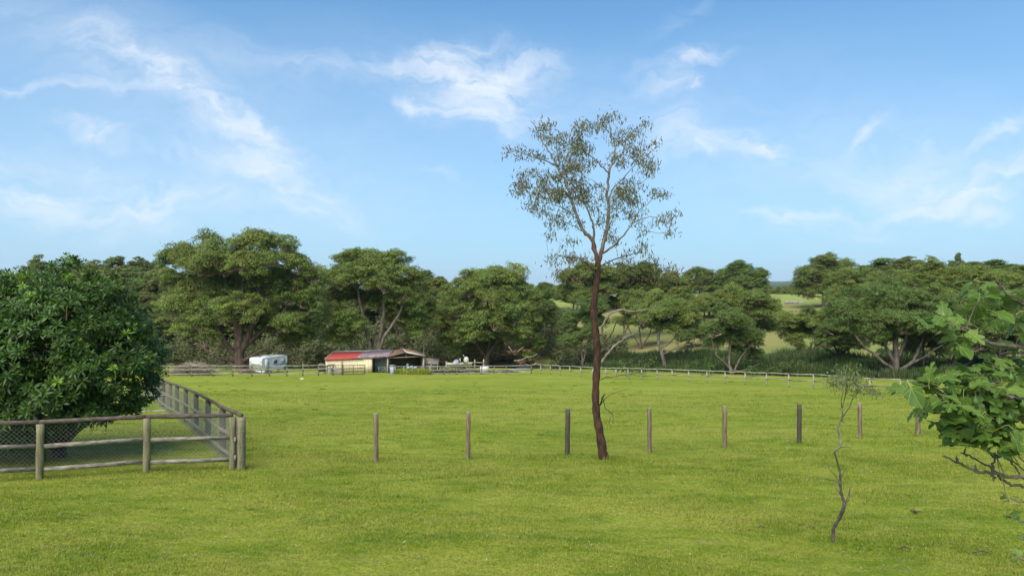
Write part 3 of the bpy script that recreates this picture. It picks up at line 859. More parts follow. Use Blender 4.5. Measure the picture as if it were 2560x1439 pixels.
small('biggest right-hand creek tree, grey many-limbed trunk under a broad dark crown', 2242, 69, [(2240, 905), (2238, 870), (2240, 830)],
      [(2180, 760, 66, 22, 1), (2250, 745, 70, 22, 0), (2320, 758, 60, 22, 0), (2370, 780, 44, 22, 1), (2130, 790, 50, 22, 0), (2210, 795, 66, 22, -2), (2290, 800, 60, 22, -2), (2350, 820, 46, 20, 0), (2160, 830, 50, 20, -1), (2230, 835, 50, 18, 2), (2110, 760, 34, 18, 1), (2395, 815, 26, 18, 1), (2250, 720, 50, 16, 3), (2300, 840, 40, 16, 1)], m_bark_grey, m_fol_blue, .46, 37, pad=.85, per=120, leaf=.24,
      stems=[([(2241, 925), (2200, 895, -.5), (2160, 865, -.5), (2130, 820)], .2), ([(2241, 925), (2275, 895, -.5), (2300, 850), (2330, 800)], .22), ([(2240, 905), (2215, 860), (2200, 800)], .2), ([(2240, 900), (2262, 850), (2280, 790)], .2), ([(2242, 920), (2300, 880, -1), (2345, 850, -1)], .14)], dead=10, tip=.024)
small('thin straight trunk tree between the biggest right-hand creek tree and the dark leaning one', 2310, 72, [(2310, 900), (2308, 860)],
      [(2310, 840, 34, 16), (2340, 850, 30, 14), (2290, 860, 24, 12)], m_bark_grey, m_fol_big, .17, 38, stems=[([(2310, 900), (2340, 880), (2360, 870)], .08)])
small('tree with dark leaning double trunk behind the fig branches', 2378, 70, [(2385, 900), (2400, 860), (2402, 830)],
      [(2420, 800, 60, 24, 0), (2470, 810, 56, 26, 1), (2380, 790, 40, 20, 1), (2520, 830, 50, 30, 1), (2450, 770, 60, 24, 2), (2360, 870, 20, 12, 0), (2540, 790, 50, 30, 2), (2490, 850, 46, 18, -1)], m_bark_dark, m_fol_blue, .36, 39,
      stems=[([(2380, 925), (2425, 900), (2470, 860)], .2), ([(2380, 930), (2440, 915, -1), (2490, 880, -1)], .14), ([(2386, 900), (2355, 880), (2330, 870)], .09)], dead=6)
small('dark tree at the right edge of the photo, mostly hidden by fig leaves', 2505, 66, [(2500, 900), (2500, 860)],
      [(2510, 820, 60, 30), (2560, 800, 60, 34), (2540, 760, 70, 30, 2), (2490, 860, 40, 18), (2600, 840, 60, 34)], m_bark_dark, m_fol_blue, .3, 40)
small('tall tree with pinkish bare upper limbs and flat cloud-like crowns above the dark leaning tree', 2390, 96, [(2390, 850), (2388, 800), (2385, 770)],
      [(2370, 690, 50, 14, 0), (2430, 680, 60, 14, 0), (2330, 665, 40, 12, 1), (2480, 695, 50, 16, 1), (2310, 705, 40, 16, 0), (2420, 715, 50, 12, -1), (2530, 700, 50, 18, 1), (2340, 725, 34, 12, -1)], simple('pinkish_bark', (.30, .18, .13), .8, (.18, .11, .085), 2), m_fol_big, .3, 41, pad=.95, leaf=.3,
      stems=[([(2388, 810), (2365, 760, -1), (2352, 700, -1)], .17), ([(2388, 800), (2405, 760, -1), (2425, 700, -1)], .17), ([(2387, 790), (2350, 740, -1), (2345, 715, -1)], .12)], dead=5)
small('pale stemmed flat crowned tree on the slope above the biggest right-hand creek tree', 2262, 118, [(2262, 790), (2258, 740)],
      [(2240, 690, 50, 14), (2290, 700, 46, 14), (2200, 705, 40, 16), (2330, 720, 36, 16), (2180, 725, 40, 16), (2260, 720, 50, 12)], m_bark_grey, m_fol_big, .25, 42, pad=1.0, leaf=.32,
      stems=[([(2258, 760), (2240, 720, -1), (2230, 700, -1)], .13), ([(2260, 770), (2275, 730, -1), (2290, 705, -1)], .12)])
small('shaggy eucalypt with rounded crown on the slope where the pasture meets the right-hand wood', 2130, 128, [(2128, 780), (2125, 740)],
      [(2100, 715, 44, 20), (2150, 705, 50, 20), (2080, 740, 30, 20), (2170, 735, 40, 20), (2120, 740, 40, 16), (2110, 690, 34, 14)], m_bark_mid, m_fol_big, .25, 43, pad=1.0, leaf=.32)
# trees behind the lone gum
small('high crowned eucalypt directly behind the lone gum, left of its trunk', 1440, 122, [(1440, 800), (1445, 740)],
      [(1440, 690, 44, 24), (1480, 680, 46, 26), (1500, 720, 46, 22), (1420, 730, 30, 18), (1460, 745, 44, 18), (1520, 700, 36, 24)], m_bark_mid, m_fol_big, .24, 44, pad=1.0, leaf=.3)
small('yellowish green eucalypt behind the lone gum, right of its trunk', 1560, 124, [(1560, 800), (1562, 760)],
      [(1545, 720, 40, 26), (1580, 690, 44, 26), (1620, 680, 40, 24), (1640, 710, 40, 26), (1590, 740, 50, 20), (1540, 760, 40, 20), (1660, 740, 34, 20)], m_bark_grey, foliage('yellowish_foliage', (.075, .10, .024), (.14, .17, .040), (.16, .15, .035), nscale=.3, objvar=0.0), .24, 45, pad=1.0, leaf=.3, stems=[([(1560, 830), (1590, 780), (1610, 720)], .12)])
small('slender drooping tree at the foot of the pale dry gully left of the lone gum', 1340, 112, [(1345, 850), (1350, 820)],
      [(1345, 790, 30, 18), (1370, 770, 28, 18), (1375, 800, 24, 14), (1330, 755, 26, 20), (1360, 735, 30, 20)], m_bark_grey, m_fol_blue, .15, 46)
small('slim trunk tree between the open shed and the rounded eucalypt', 1060, 100, [(1060, 850), (1062, 810)],
      [(1050, 790, 28, 18), (1075, 800, 24, 18), (1060, 765, 30, 18, 2), (1045, 820, 24, 12)], m_bark_grey, m_fol_big, .13, 47)
small('small tree with hanging bark strips and a leafy crown above the caravan', 710, 92, [(712, 880), (714, 850)],
      [(730, 800, 40, 20), (760, 815, 36, 18), (705, 815, 30, 16), (740, 835, 40, 14), (785, 800, 26, 16), (715, 790, 30, 16, 1)], m_bark_grey, m_fol_blue, .16, 48, stems=[([(712, 895), (716, 850), (725, 820)], .09)], leaf=.25, pad=.8)

# --- background eucalypt variants, copied over the hill
def variant(i, lobes, h, seed, fol=m_fol_far, bark=m_bark_mid, label='', pad=1.4, per=44, leaf=.17):
    return euc('wood_eucalypt', label, 'tree', (0, 0, 0), [(0, 0, -.5), (0, 0, h * .25), (.2, 0, h * .5)], lobes, bark, fol, pad=pad, per=per, leaf=leaf, seed=seed, r_tr=.38, tip=.03, dead=3, clumps=False, fill=1.1)
VAR = []
for i in range(6):
    r = np.random.default_rng(100 + i)
    H = 13.0
    lob = []
    wide = [5.0, 6.5, 4.5, 6.0, 5.5, 7.0][i]
    tops = 6 if i % 2 == 0 else 7
    for k in range(tops):
        a = k / tops * 6.28 + r.random(); q = wide * (.35 + .45 * r.random())
        lob.append((math.cos(a) * q, math.sin(a) * q, H * (.66 + .14 * r.random() - .12 * q / wide), wide * (.34 + .12 * r.random()), wide * .38, H * (.12 + .05 * r.random())))
    lob.append((0, 0, H * .85, wide * .45, wide * .45, H * .12))
    for k in range(5):
        a = k * 1.3 + r.random(); q = wide * .62
        lob.append((math.cos(a) * q, math.sin(a) * q, H * (.38 + .15 * r.random()), wide * .36, wide * .36, H * .13))
    VAR.append((H, wide, lob))
LBL = {
 'L': 'eucalypt in the dense wood on the hill left of the largest spreading tree',
 'M': 'eucalypt in the dense wood between and behind the three big paddock-side trees',
 'R': 'eucalypt in the dense wood climbing the hill at the far right',
 'C': 'eucalypt in the loose wood on the slope behind the lone gum',
}
GRP = {'L': 'trees of the left hillside wood', 'M': 'trees of the middle hillside wood', 'R': 'trees of the right hillside wood', 'C': 'trees behind the lone gum'}
protos = {}
def bgtree(px, top, d, zone, v, rz, label=None, squash=1.0, width=None):
    """tree whose top shows at pixel (px, top), standing on the terrain at distance d"""
    x = X(px, d); g = gz(x, d)
    H = CAMZ + (719.5 - top) / F * d - g
    base_h, wd, lob = VAR[v]
    sc = max(H, 3.0) / (base_h * .97)
    sw = sc if width is None else width / F * d / (2 * wd * .95)
    lab = label or LBL[zone]; grp = None if label else GRP[zone]
    if v not in protos:
        fm_ = [m_fol_far, m_fol_big, m_fol_blue, m_fol_far, m_fol_yel, m_fol_big][v]
        o = variant(v, lob, base_h, 200 + v, fol=fm_, label=lab)
        protos[v] = o
        o.location = (x, d, g); o.rotation_euler = (0, 0, rz); o.scale = (sw, sw, sc)
        if grp: o['group'] = grp
        o['label'] = lab
        return o
    o = copy_tree(protos[v], (x, d, g), rz, (sw, sw, sc), lab)
    if grp: o['group'] = grp
    elif 'group' in o: del o['group']
    return o

# skyline and hillside: unique ones first
rr = random.Random(5)
bgtree(2205, 650, 165, 'R', 2, .7, 'skyline tree at the left end of the right-hand wood, with a thin airy crown', width=125)
bgtree(2272, 646, 160, 'R', 3, .2, 'wide flat crowned skyline tree near the left end of the right-hand wood', width=140)
bgtree(2395, 634, 210, 'R', 0, 5.0, 'single small tree top standing above the canopy of the right-hand wood', width=34)
bgtree(98, 655, 190, 'L', 5, .9, 'flat outlying crown at the left end of the skyline, above the glossy tree', width=110)
bgtree(1215, 676, 260, 'M', 1, 2.0, width=90)
BL = {1: 'skyline eucalypt at the very top of the left hillside wood', 2: 'eucalypt in the second row below the skyline of the left hillside wood', 3: 'eucalypt halfway down the left hillside wood, above the glossy tree', 4: 'eucalypt at the foot of the left hillside wood, beside the largest spreading tree',
 21: 'topmost skyline eucalypt showing through the crown of the largest spreading tree', 22: 'eucalypt on the slope close behind the largest spreading tree', 23: 'eucalypt high on the slope behind the tall domed tree', 5: 'skyline tree in the dip between the two tallest crowns', 6: 'light green tree in the notch between the domed and the rounded eucalypt',
 7: 'skyline eucalypt behind the dense rounded tree', 8: 'eucalypt low behind the tall domed tree and the sheds', 9: 'eucalypt on the low slope behind the dense rounded tree', 10: 'eucalypt in the shade directly behind the largest spreading tree', 11: 'skyline eucalypt behind the crown of the lone gum',
 12: 'eucalypt partway up the slope right of the lone gum', 13: 'skyline eucalypt of the right-hand wood', 14: 'eucalypt in the middle rows of the right-hand wood', 15: 'dark eucalypt low behind the fig leaves at the right edge', 16: 'eucalypt in the clump between the hilltop pasture and the right-hand wood'}
def band(zone, xs, tops, d0, d1, n, w0, w1, seed):
    q = random.Random(seed)
    for k in range(n):
        t = (k + .5 * q.random()) / n
        px = xs[0] + (xs[1] - xs[0]) * t
        tp = np.interp(px, tops[0], tops[1]) + q.uniform(-7, 9)
        o_ = bgtree(px, tp, q.uniform(d0, d1), zone, q.randrange(6), q.uniform(0, 6.28), width=q.uniform(w0, w1)); o_['label'] = BL[seed]; o_['group'] = GRP[zone] + ', row %s' % 'abcdefghijklmnopqrstuvwxyz'[seed % 26]
# left hillside, three storeys
band('L', (130, 420), ([0, 130, 260, 420], [690, 665, 648, 650]), 215, 245, 6, 85, 120, 1)
band('L', (-60, 430), ([-60, 40, 200, 430], [712, 695, 690, 672]), 165, 190, 8, 95, 130, 2)
band('L', (-40, 480), ([-60, 200, 480], [760, 735, 720]), 140, 155, 7, 100, 140, 3)
band('L', (200, 480), ([200, 480], [775, 780]), 122, 130, 4, 90, 120, 4)
band('L', (400, 800), ([400, 600, 800], [664, 678, 690]), 200, 220, 7, 90, 120, 21)
band('L', (420, 820), ([400, 820], [722, 725]), 160, 175, 7, 95, 125, 22)
band('M', (800, 1120), ([800, 1120], [712, 708]), 165, 180, 5, 90, 120, 23)
band('M', (760, 830), ([700, 900], [690, 690]), 180, 200, 2, 80, 110, 5)
band('M', (1030, 1120), ([1030, 1070, 1120], [690, 672, 700]), 170, 185, 3, 70, 95, 6)
band('M', (1100, 1400), ([1100, 1200, 1340, 1400], [712, 700, 700, 722]), 190, 215, 5, 70, 100, 7)
band('M', (780, 1130), ([780, 1130], [745, 745]), 135, 150, 5, 100, 130, 8)
band('M', (1030, 1400), ([1030, 1200, 1400], [745, 742, 760]), 140, 155, 5, 80, 110, 9)
band('M', (480, 800), ([480, 800], [765, 760]), 125, 140, 4, 110, 140, 10)
# behind the lone gum
band('C', (1420, 1720), ([1400, 1460, 1600, 1720], [700, 690, 665, 700]), 165, 185, 5, 70, 100, 11)
band('C', (1600, 1900), ([1600, 1900], [722, 735]), 140, 155, 4, 95, 120, 12)
# right hand wood
band('R', (2320, 2620), ([2300, 2450, 2640], [655, 658, 662]), 150, 190, 6, 90, 130, 13)
band('R', (2160, 2600), ([2160, 2260, 2600], [690, 680, 690]), 130, 145, 7, 90, 120, 14)
band('R', (2430, 2640), ([2400, 2640], [735, 720]), 100, 115, 4, 110, 140, 15)
band('R', (2120, 2240), ([2060, 2230], [715, 705]), 140, 150, 2, 70, 90, 16)
# a far row beyond the crest, seen in the gap
q = random.Random(77)
for k in range(9):
    bgtree(1905 + k * 15 + q.uniform(-4, 4), 719 + q.uniform(-4, 6), 330 + q.uniform(-15, 15), 'R', q.randrange(6), q.uniform(0, 6), 'small far tree in the row beyond the bright hilltop pasture', width=q.uniform(26, 40))
for o in COL.objects:
    if o.get('label', '').startswith('small far tree in the row'): o['group'] = 'far row beyond the hilltop pasture'

small('olive eucalypt on the slope just right of the lone gum, behind its bare limbs', 1600, 112, [(1602, 850), (1598, 810)],
      [(1585, 770, 40, 20), (1625, 775, 40, 20), (1560, 795, 30, 18), (1605, 800, 36, 18), (1645, 805, 26, 16), (1590, 745, 34, 18, 2)], m_bark_mid, m_fol_big, .2, 91, pad=1.0, fill=1.1,
      stems=[([(1601, 870), (1625, 830), (1635, 790)], .12), ([(1600, 860), (1575, 825), (1565, 800)], .12)])
small('rounded tree halfway up the slope, between the dark trunked eucalypt and the hilltop pasture', 1925, 122, [(1925, 850), (1922, 820)],
      [(1925, 790, 30, 18), (1950, 805, 26, 16), (1905, 812, 28, 16), (1935, 825, 26, 14), (1925, 765, 24, 14, 2)], m_bark_mid, m_fol_big, .18, 92, pad=.95, fill=1.1)
small('small drooping tree on the tan slope between two forked creek trees', 1735, 106, [(1737, 870), (1735, 845)],
      [(1730, 820, 28, 16), (1750, 835, 24, 14), (1712, 838, 22, 14), (1735, 802, 24, 14, 1)], m_bark_grey, m_fol_blue, .13, 93, pad=.8, fill=1.1)
small('open crowned skyline tree left of the dense round skyline tree above the slope', 1748, 188, [(1748, 730), (1748, 715)],
      [(1738, 688, 30, 18), (1765, 694, 26, 18), (1718, 712, 26, 16), (1745, 718, 44, 18), (1785, 715, 24, 18)], m_bark_mid, m_fol_far, .3, 81, pad=1.15, name='skyline_eucalypt', fill=1.1)
small('dense round dark skyline tree left of the gap with the distant blue hills', 1862, 184, [(1862, 735), (1862, 715)],
      [(1860, 674, 36, 18), (1828, 688, 34, 20), (1892, 690, 30, 20), (1815, 710, 28, 20), (1860, 708, 52, 22), (1900, 714, 24, 22), (1850, 732, 50, 14), (1885, 732, 34, 14)], m_bark_dark, m_fol_blue, .35, 82, pad=1.25, name='skyline_eucalypt', fill=1.05)
small('tall layered skyline tree right of the gap with the distant blue hills', 2058, 152, [(2058, 740), (2056, 715)],
      [(2058, 655, 36, 14), (2095, 665, 30, 12), (2122, 684, 18, 10), (2028, 680, 38, 18), (2008, 702, 26, 18), (2062, 690, 48, 18), (2050, 716, 54, 18), (2012, 728, 26, 14), (2085, 705, 36, 14)], m_bark_mid, m_fol_far, .35, 83, pad=1.15, name='skyline_eucalypt', fill=1.1,
      stems=[([(2058, 735), (2085, 700), (2112, 690)], .14), ([(2058, 735), (2030, 705), (2010, 705)], .14)])

# --- understorey scrub along the creek (reads as one mass)
def scrub(name, label, pxs, ds, hs, n, seed, mat=m_scrub, pad=.85, leaf=.24, per=40):
    r = np.random.default_rng(seed)
    cs = []; rs = []
    for k in range(n):
        px = r.uniform(*pxs); d = r.uniform(*ds); x = X(px, d); g = gz(x, d)
        H = r.uniform(*hs); m = int(4 + H * 2.2)
        for j in range(m):
            t = j / m
            a = r.random() * 6.28; q = r.random() * (1.3 - .6 * t)
            cs.append([x + math.cos(a) * q, d + math.sin(a) * q, g + .3 + H * t]); rs.append(pad * (.6 + .7 * r.random()) * (1.1 - .35 * t))
    mb = MB(); pads_leaves(mb, np.array(cs), np.array(rs), per, leaf, r, .8)
    return tag(mb.build(name, mat), label, 'scrub', kind='stuff')
scrub('scrub', 'olive brown tea-tree scrub massed along the creek behind the sheds', (330, 1420), (112, 120), (2.0, 4.5), 190, 61)
scrub('scrub', 'taller dark scrub filling the foot of the hillside behind the big trees', (300, 1400), (122, 134), (3.5, 7.5), 110, 62, m_scrub, 1.15, .38, 34)
scrub('scrub', 'sparse scrub on the shaded bank behind the lone gum', (1400, 1560), (104, 112), (1.5, 3.5), 26, 63)
scrub('creek_bushes', 'low dark bushes growing among the creek rushes', (1540, 2560), (70, 84), (.5, 1.3), 44, 64, foliage('creek_bush_foliage', (.045, .078, .018), (.09, .135, .03), (.10, .11, .035), nscale=.3, objvar=0), .6, .2, 40)
scrub('hill_tussocks', 'low brown tussocks scattered over the dry slope', (1700, 2330), (100, 150), (.1, .35), 70, 65, m_scrub, .45, .2, 22)

# --- rushes of the creek, right half
def rushes(n, seed):
    r = np.random.default_rng(seed)
    px = r.uniform(1380, 2640, n); t = r.random(n)
    # band centre distance by pixel column
    dc = np.interp(px, [1380, 1500, 1700, 1900, 2100, 2300, 2640], [108, 101, 92, 82, 76, 71, 66])
    d = dc + (t - .45) * 15 * np.interp(px, [1380, 1560], [.6, 1])
    x = (px - 1280) / F * d; z = ground(x, d)
    cl = .55 + .45 * np.sin(x * .9 + 2 * np.sin(d * .6)) * np.sin(d * .8)
    h = (0.7 + 0.9 * r.random(n)) * (0.5 + .8 * cl) * 0.95
    a = r.random(n) * 6.28; ln = .12 + .35 * r.random(n)
    b = np.stack([x, d, z - .05], -1)
    tp = b + np.stack([np.cos(a) * h * ln, np.sin(a) * h * ln, h], -1)
    w = .05 + .05 * r.random(n)
    s_ = np.stack([np.cos(a + 1.3), np.sin(a + 1.3), 0 * a], -1) * w[:, None]
    V = np.stack([b - s_, b + s_, tp], 1).reshape(-1, 3)
    return V, np.arange(3 * n).reshape(-1, 3), np.clip(.5 * cl + .5 * r.random(n), 0, 1)
mb = MB(); mb.add(*rushes(90000, 71))
tag(mb.build('rushes', m_reed), 'dark green rushes and bracken along the creek beyond the right-hand fence', 'rushes', kind='stuff')

small('round dark shrub on the slope between two creek trees', 2128, 82, [(2128, 905)], [(2128, 902, 17, 12, 0), (2122, 908, 14, 9, -.3), (2135, 908, 13, 9, .2)], m_bark_dark, m_fol_blue, .06, 66, pad=.4, per=60, leaf=.15, name='round_shrub', cat='shrub', dead=0, tip=.01)

# ================================================================== LONE GUM (foreground)
D = 18.9
gb = foot(1510, D, .12)
gum = thing('lone_gum_tree', 'lone slender gum with dark red-brown trunk and thin airy crown in the paddock', 'tree', gb)
def gp(px, py, dy=0.0): return P(px, py, D + dy)
rg = np.random.default_rng(301)
def smooth_path(pts, n=6):
    pts = np.array(pts, float); out = []
    for i in range(len(pts) - 1):
        p0 = pts[max(i - 1, 0)]; p1 = pts[i]; p2 = pts[i + 1]; p3 = pts[min(i + 2, len(pts) - 1)]
        for k in range(n):
            t = k / n
            out.append(.5 * ((2 * p1) + (-p0 + p2) * t + (2 * p0 - 5 * p1 + 4 * p2 - p3) * t * t + (-p0 + 3 * p1 - 3 * p2 + p3) * t ** 3))
    out.append(pts[-1]); return np.array(out)
trunk_px = [(1511, 1156), (1508, 1135), (1500, 1085), (1491, 1030), (1489, 980), (1492, 920), (1493, 870), (1488, 820), (1484, 775), (1490, 720), (1494, 680), (1495, 652)]
tw = [.165, .135, .112, .104, .100, .098, .097, .095, .092, .084, .078, .076]
tp = smooth_path([gp(*q) for q in trunk_px], 5)
trd = np.interp(np.linspace(0, len(tw) - 1, len(tp)), range(len(tw)), tw)
mb = MB(); mb.tube(tp, trd * (1 + .07 * np.sin(np.arange(len(tp)) * 1.7)), 12, wob=.13)
for k in range(5):      # root flare
    a = k * 1.26 + .3
    mb.tube([tp[2], tp[1] + np.array([math.cos(a) * .09, math.sin(a) * .09, 0]), np.array([tp[0][0] + math.cos(a) * .20, tp[0][1] + math.sin(a) * .20, tp[0][2] - .02])], [.07, .06, .025], 5)
mb.build('trunk', m_bark_red, gum, smooth=True)
C6 = lambda x, y: (1240 + x / 3.346, 270 + y / 3.346)
C5 = lambda x, y: (1400 + x / 2.571, 620 + y / 2.571)
limbs = [  # (points in crop coordinates, depth at the end, radius start, radius end, crop)
    ([(850, 1290), (832, 1200), (800, 1100), (740, 1030), (690, 940), (640, 800), (600, 660), (560, 570), (500, 480), (440, 350), (380, 280), (340, 180), (290, 100)], -.5, .062, .008, C6, 'p'),
    ([(862, 1280), (900, 1130), (932, 1000), (945, 850), (930, 700), (945, 540), (975, 440), (1000, 330), (980, 250), (950, 150), (920, 80)], .4, .060, .008, C6, 'p'),
    ([(840, 1210), (820, 1080), (815, 990), (760, 840), (730, 740), (700, 620)], .6, .04, .01, C6, 'p'),
    ([(945, 550), (880, 480), (800, 400), (740, 370), (690, 300)], -.2, .026, .006, C6, 'p'),
    ([(895, 1215), (960, 1170), (1050, 1090), (1130, 980), (1200, 860), (1290, 780), (1380, 720)], -.5, .032, .006, C6, 'p'),
    ([(1130, 975), (1230, 920), (1340, 910), (1430, 900), (1455, 960)], -.7, .016, .004, C6, 'p'),
    ([(940, 760), (990, 660), (1070, 590), (1160, 480), (1250, 420)], .7, .026, .006, C6, 'p'),
    ([(935, 700), (870, 650), (790, 590)], .5, .02, .006, C6, 'p'),
    ([(615, 720), (540, 690), (400, 670), (260, 660), (180, 640)], -.6, .024, .005, C6, 'p'),
    ([(515, 500), (420, 440), (300, 410), (180, 360), (90, 320)], -.7, .022, .005, C6, 'p'),
    ([(690, 940), (600, 860), (460, 800), (300, 790)], .5, .02, .005, C6, 'p'),
    ([(760, 1040), (650, 990), (540, 930)], -.6, .015, .005, C6, 'p'),
    ([(835, 1370), (720, 1270), (600, 1250), (500, 1240)], -.5, .022, .005, C6, 'd'),
    ([(865, 1320), (1000, 1260), (1150, 1220), (1270, 1210)], .5, .02, .005, C6, 'd'),
    ([(970, 440), (1050, 380), (1130, 300), (1210, 180)], .5, .014, .004, C6, 'p'),
    ([(262, 560), (275, 500), (320, 430), (390, 397), (450, 405), (530, 400), (610, 385)], -.7, .038, .010, C5, 'p'),
    ([(262, 640), (310, 580), (345, 520), (370, 470), (440, 458), (490, 440), (487, 380)], -.9, .020, .007, C5, 'd'),
    ([(262, 735), (300, 690), (330, 650), (400, 590), (470, 550), (505, 520), (515, 480), (510, 440)], -.6, .042, .008, C5, 'p'),
    ([(262, 660), (300, 640), (350, 610)], .4, .014, .004, C5, 'p'), ([(440, 565), (490, 575), (530, 600)], -.7, .010, .003, C5, 'd'),
    ([(508, 500), (560, 440), (617, 350)], -.9, .012, .004, C5, 'p'), ([(610, 385), (660, 370), (740, 300)], -1.0, .010, .003, C5, 'p'),
    ([(262, 850), (300, 830), (355, 825), (400, 812), (440, 830), (455, 870)], -.5, .012, .003, C5, 'd'),
    ([(256, 1010), (268, 975), (285, 935)], -.4, .022, .016, C5, 'd'),
    ([(256, 1010), (290, 965), (350, 930), (440, 905)], -.7, .012, .003, C5, 'd'), ([(370, 925), (400, 940), (430, 960)], -.7, .005, .002, C5, 'd'),
    ([(275, 965), (290, 1020), (330, 1060), (342, 1080), (345, 1125)], -.5, .014, .005, C5, 'd'), ([(335, 1070), (315, 1120), (330, 1160), (365, 1185)], -.5, .006, .002, C5, 'd'), ([(318, 1050), (320, 1110), (300, 1150)], -.5, .005, .002, C5, 'd'),
    ([(225, 300), (205, 270), (185, 235), (160, 218)], .3, .03, .012, C5, 'd'), ([(185, 235), (150, 190), (110, 130), (60, 90)], .3, .014, .004, C5, 'd'), ([(235, 170), (200, 140), (160, 90)], .5, .016, .005, C5, 'd'),
    ([(255, 268), (310, 248), (370, 235), (430, 190)], -.5, .016, .005, C5, 'd'),
]
gsk = Skel()
for (pts, dz, r0, r1, cf, kind) in limbs:
    n = len(pts)
    w3 = [gp(*cf(*q), dz * (i / (n - 1)) ** 1.0) for i, q in enumerate(pts)]
    w3 = smooth_path(w3, 4)
    w3[1:-1] += rg.normal(size=(len(w3) - 2, 3)) * .012
    rad = np.linspace(r0, r1, len(w3))
    b = MB(); b.tube(w3, rad, 8 if r0 > .03 else 5)
    b.build('branch', (m_bark_pale if cf is C6 else m_limb) if kind == 'p' else m_bark_dark, gum, smooth=True)
    gsk.chain(w3, fixed=rad)
regions = [(400, 200, 90, 90, 1), (180, 370, 110, 50, .8), (360, 390, 80, 40, .8), (600, 270, 130, 60, 1), (620, 400, 110, 110, 1.3), (800, 150, 110, 60, 1), (700, 350, 80, 80, 1.3), (950, 130, 90, 80, .9), (1020, 230, 60, 60, .9), (1130, 290, 100, 80, 1.2), (1220, 150, 60, 60, .8), (1320, 320, 60, 45, .7), (1250, 470, 100, 80, 1.2), (1020, 430, 80, 50, 1.2), (850, 450, 60, 50, .8), (430, 560, 120, 60, 1.2), (220, 580, 80, 55, .9), (250, 690, 110, 70, 1.1), (480, 680, 120, 80, 1.3), (640, 540, 90, 80, 1.5), (700, 680, 100, 70, 1.5), (560, 740, 100, 50, 1.2), (350, 820, 120, 60, 1.0), (520, 930, 100, 60, .9), (440, 1020, 60, 50, .7), (720, 830, 100, 90, .8), (860, 720, 60, 60, .9), (1000, 740, 80, 60, 1.0), (1120, 680, 110, 80, 1.3), (1140, 820, 100, 70, 1.1), (990, 850, 60, 60, .8), (1290, 700, 80, 40, .6), (1420, 710, 45, 28, .6), (850, 900, 60, 60, .7), (960, 960, 60, 60, .9), (1150, 910, 60, 50, .6), (1360, 910, 45, 35, .8), (1460, 880, 60, 45, .9), (1455, 1010, 50, 55, .9), (1240, 1040, 50, 50, .5), (980, 1090, 70, 50, .8), (650, 970, 60, 40, .7), (600, 1150, 70, 50, .5), (540, 1250, 110, 50, .9), (720, 1290, 110, 60, 1), (1000, 1290, 110, 55, .9), (1190, 1140, 50, 50, .5), (1160, 1220, 120, 40, .6), (1440, 1340, 90, 50, .9), (1320, 1290, 40, 40, .5), (620, 1400, 120, 50, .9), (1350, 1420, 80, 60, .5)]
tg = []
for (cx, cy, rx, ry, w) in regions:
    n = max(3, int(w * rx * ry / 560))
    for k in range(n):
        a = rg.random() * 6.28; q = math.sqrt(rg.random())
        x_, y_ = C6(cx + math.cos(a) * q * rx * 1.1, cy + math.sin(a) * q * ry * 1.1)
        tg.append(gp(x_, y_, rg.normal() * .55))
tg = np.array(tg)
nfix = len(gsk.chains)
gsk.grow(tg, rg, step=.16, upb=.5, curve=.15, jit=.09, sortkey=[np.min(np.linalg.norm(np.array(gsk.p)[::3] - q, axis=1)) for q in tg])
rr_ = gsk.radii(.0038, .42, cap=.03)
mb = MB(); gsk.emit(mb, rr_, 4, sel=lambda ci: ci >= nfix)
tag(mb.build('twigs', m_bark_pale, gum), kind='stuff')
# leaves: hanging sprays at every twig end
def hang_leaves(mb, pts, per, L, W_, r, spread=.16):
    n = len(pts) * per; idx = np.repeat(np.arange(len(pts)), per)
    c = pts[idx] + r.normal(size=(n, 3)) * spread * np.array([1, 1, .75]) - np.array([0, 0, .03])
    tang = r.normal(size=(n, 3)) * .55 + np.array([0, 0, -1.0]); tang /= np.linalg.norm(tang, axis=1, keepdims=True)
    nr = r.normal(size=(n, 3)); nr -= (nr * tang).sum(1, keepdims=True) * tang; nr /= np.linalg.norm(nr, axis=1, keepdims=True)
    V, Fq = leaf_quads(c, nr, L * (.6 + .7 * r.random(n)), W_ * (.7 + .6 * r.random(n)), r, tang)
    mb.add(V, Fq, r.random(n))
mb = MB(); hang_leaves(mb, tg, 20, .135, .028, rg, .10)
tag(mb.build('leaves', m_gumleaf, gum), kind='stuff')

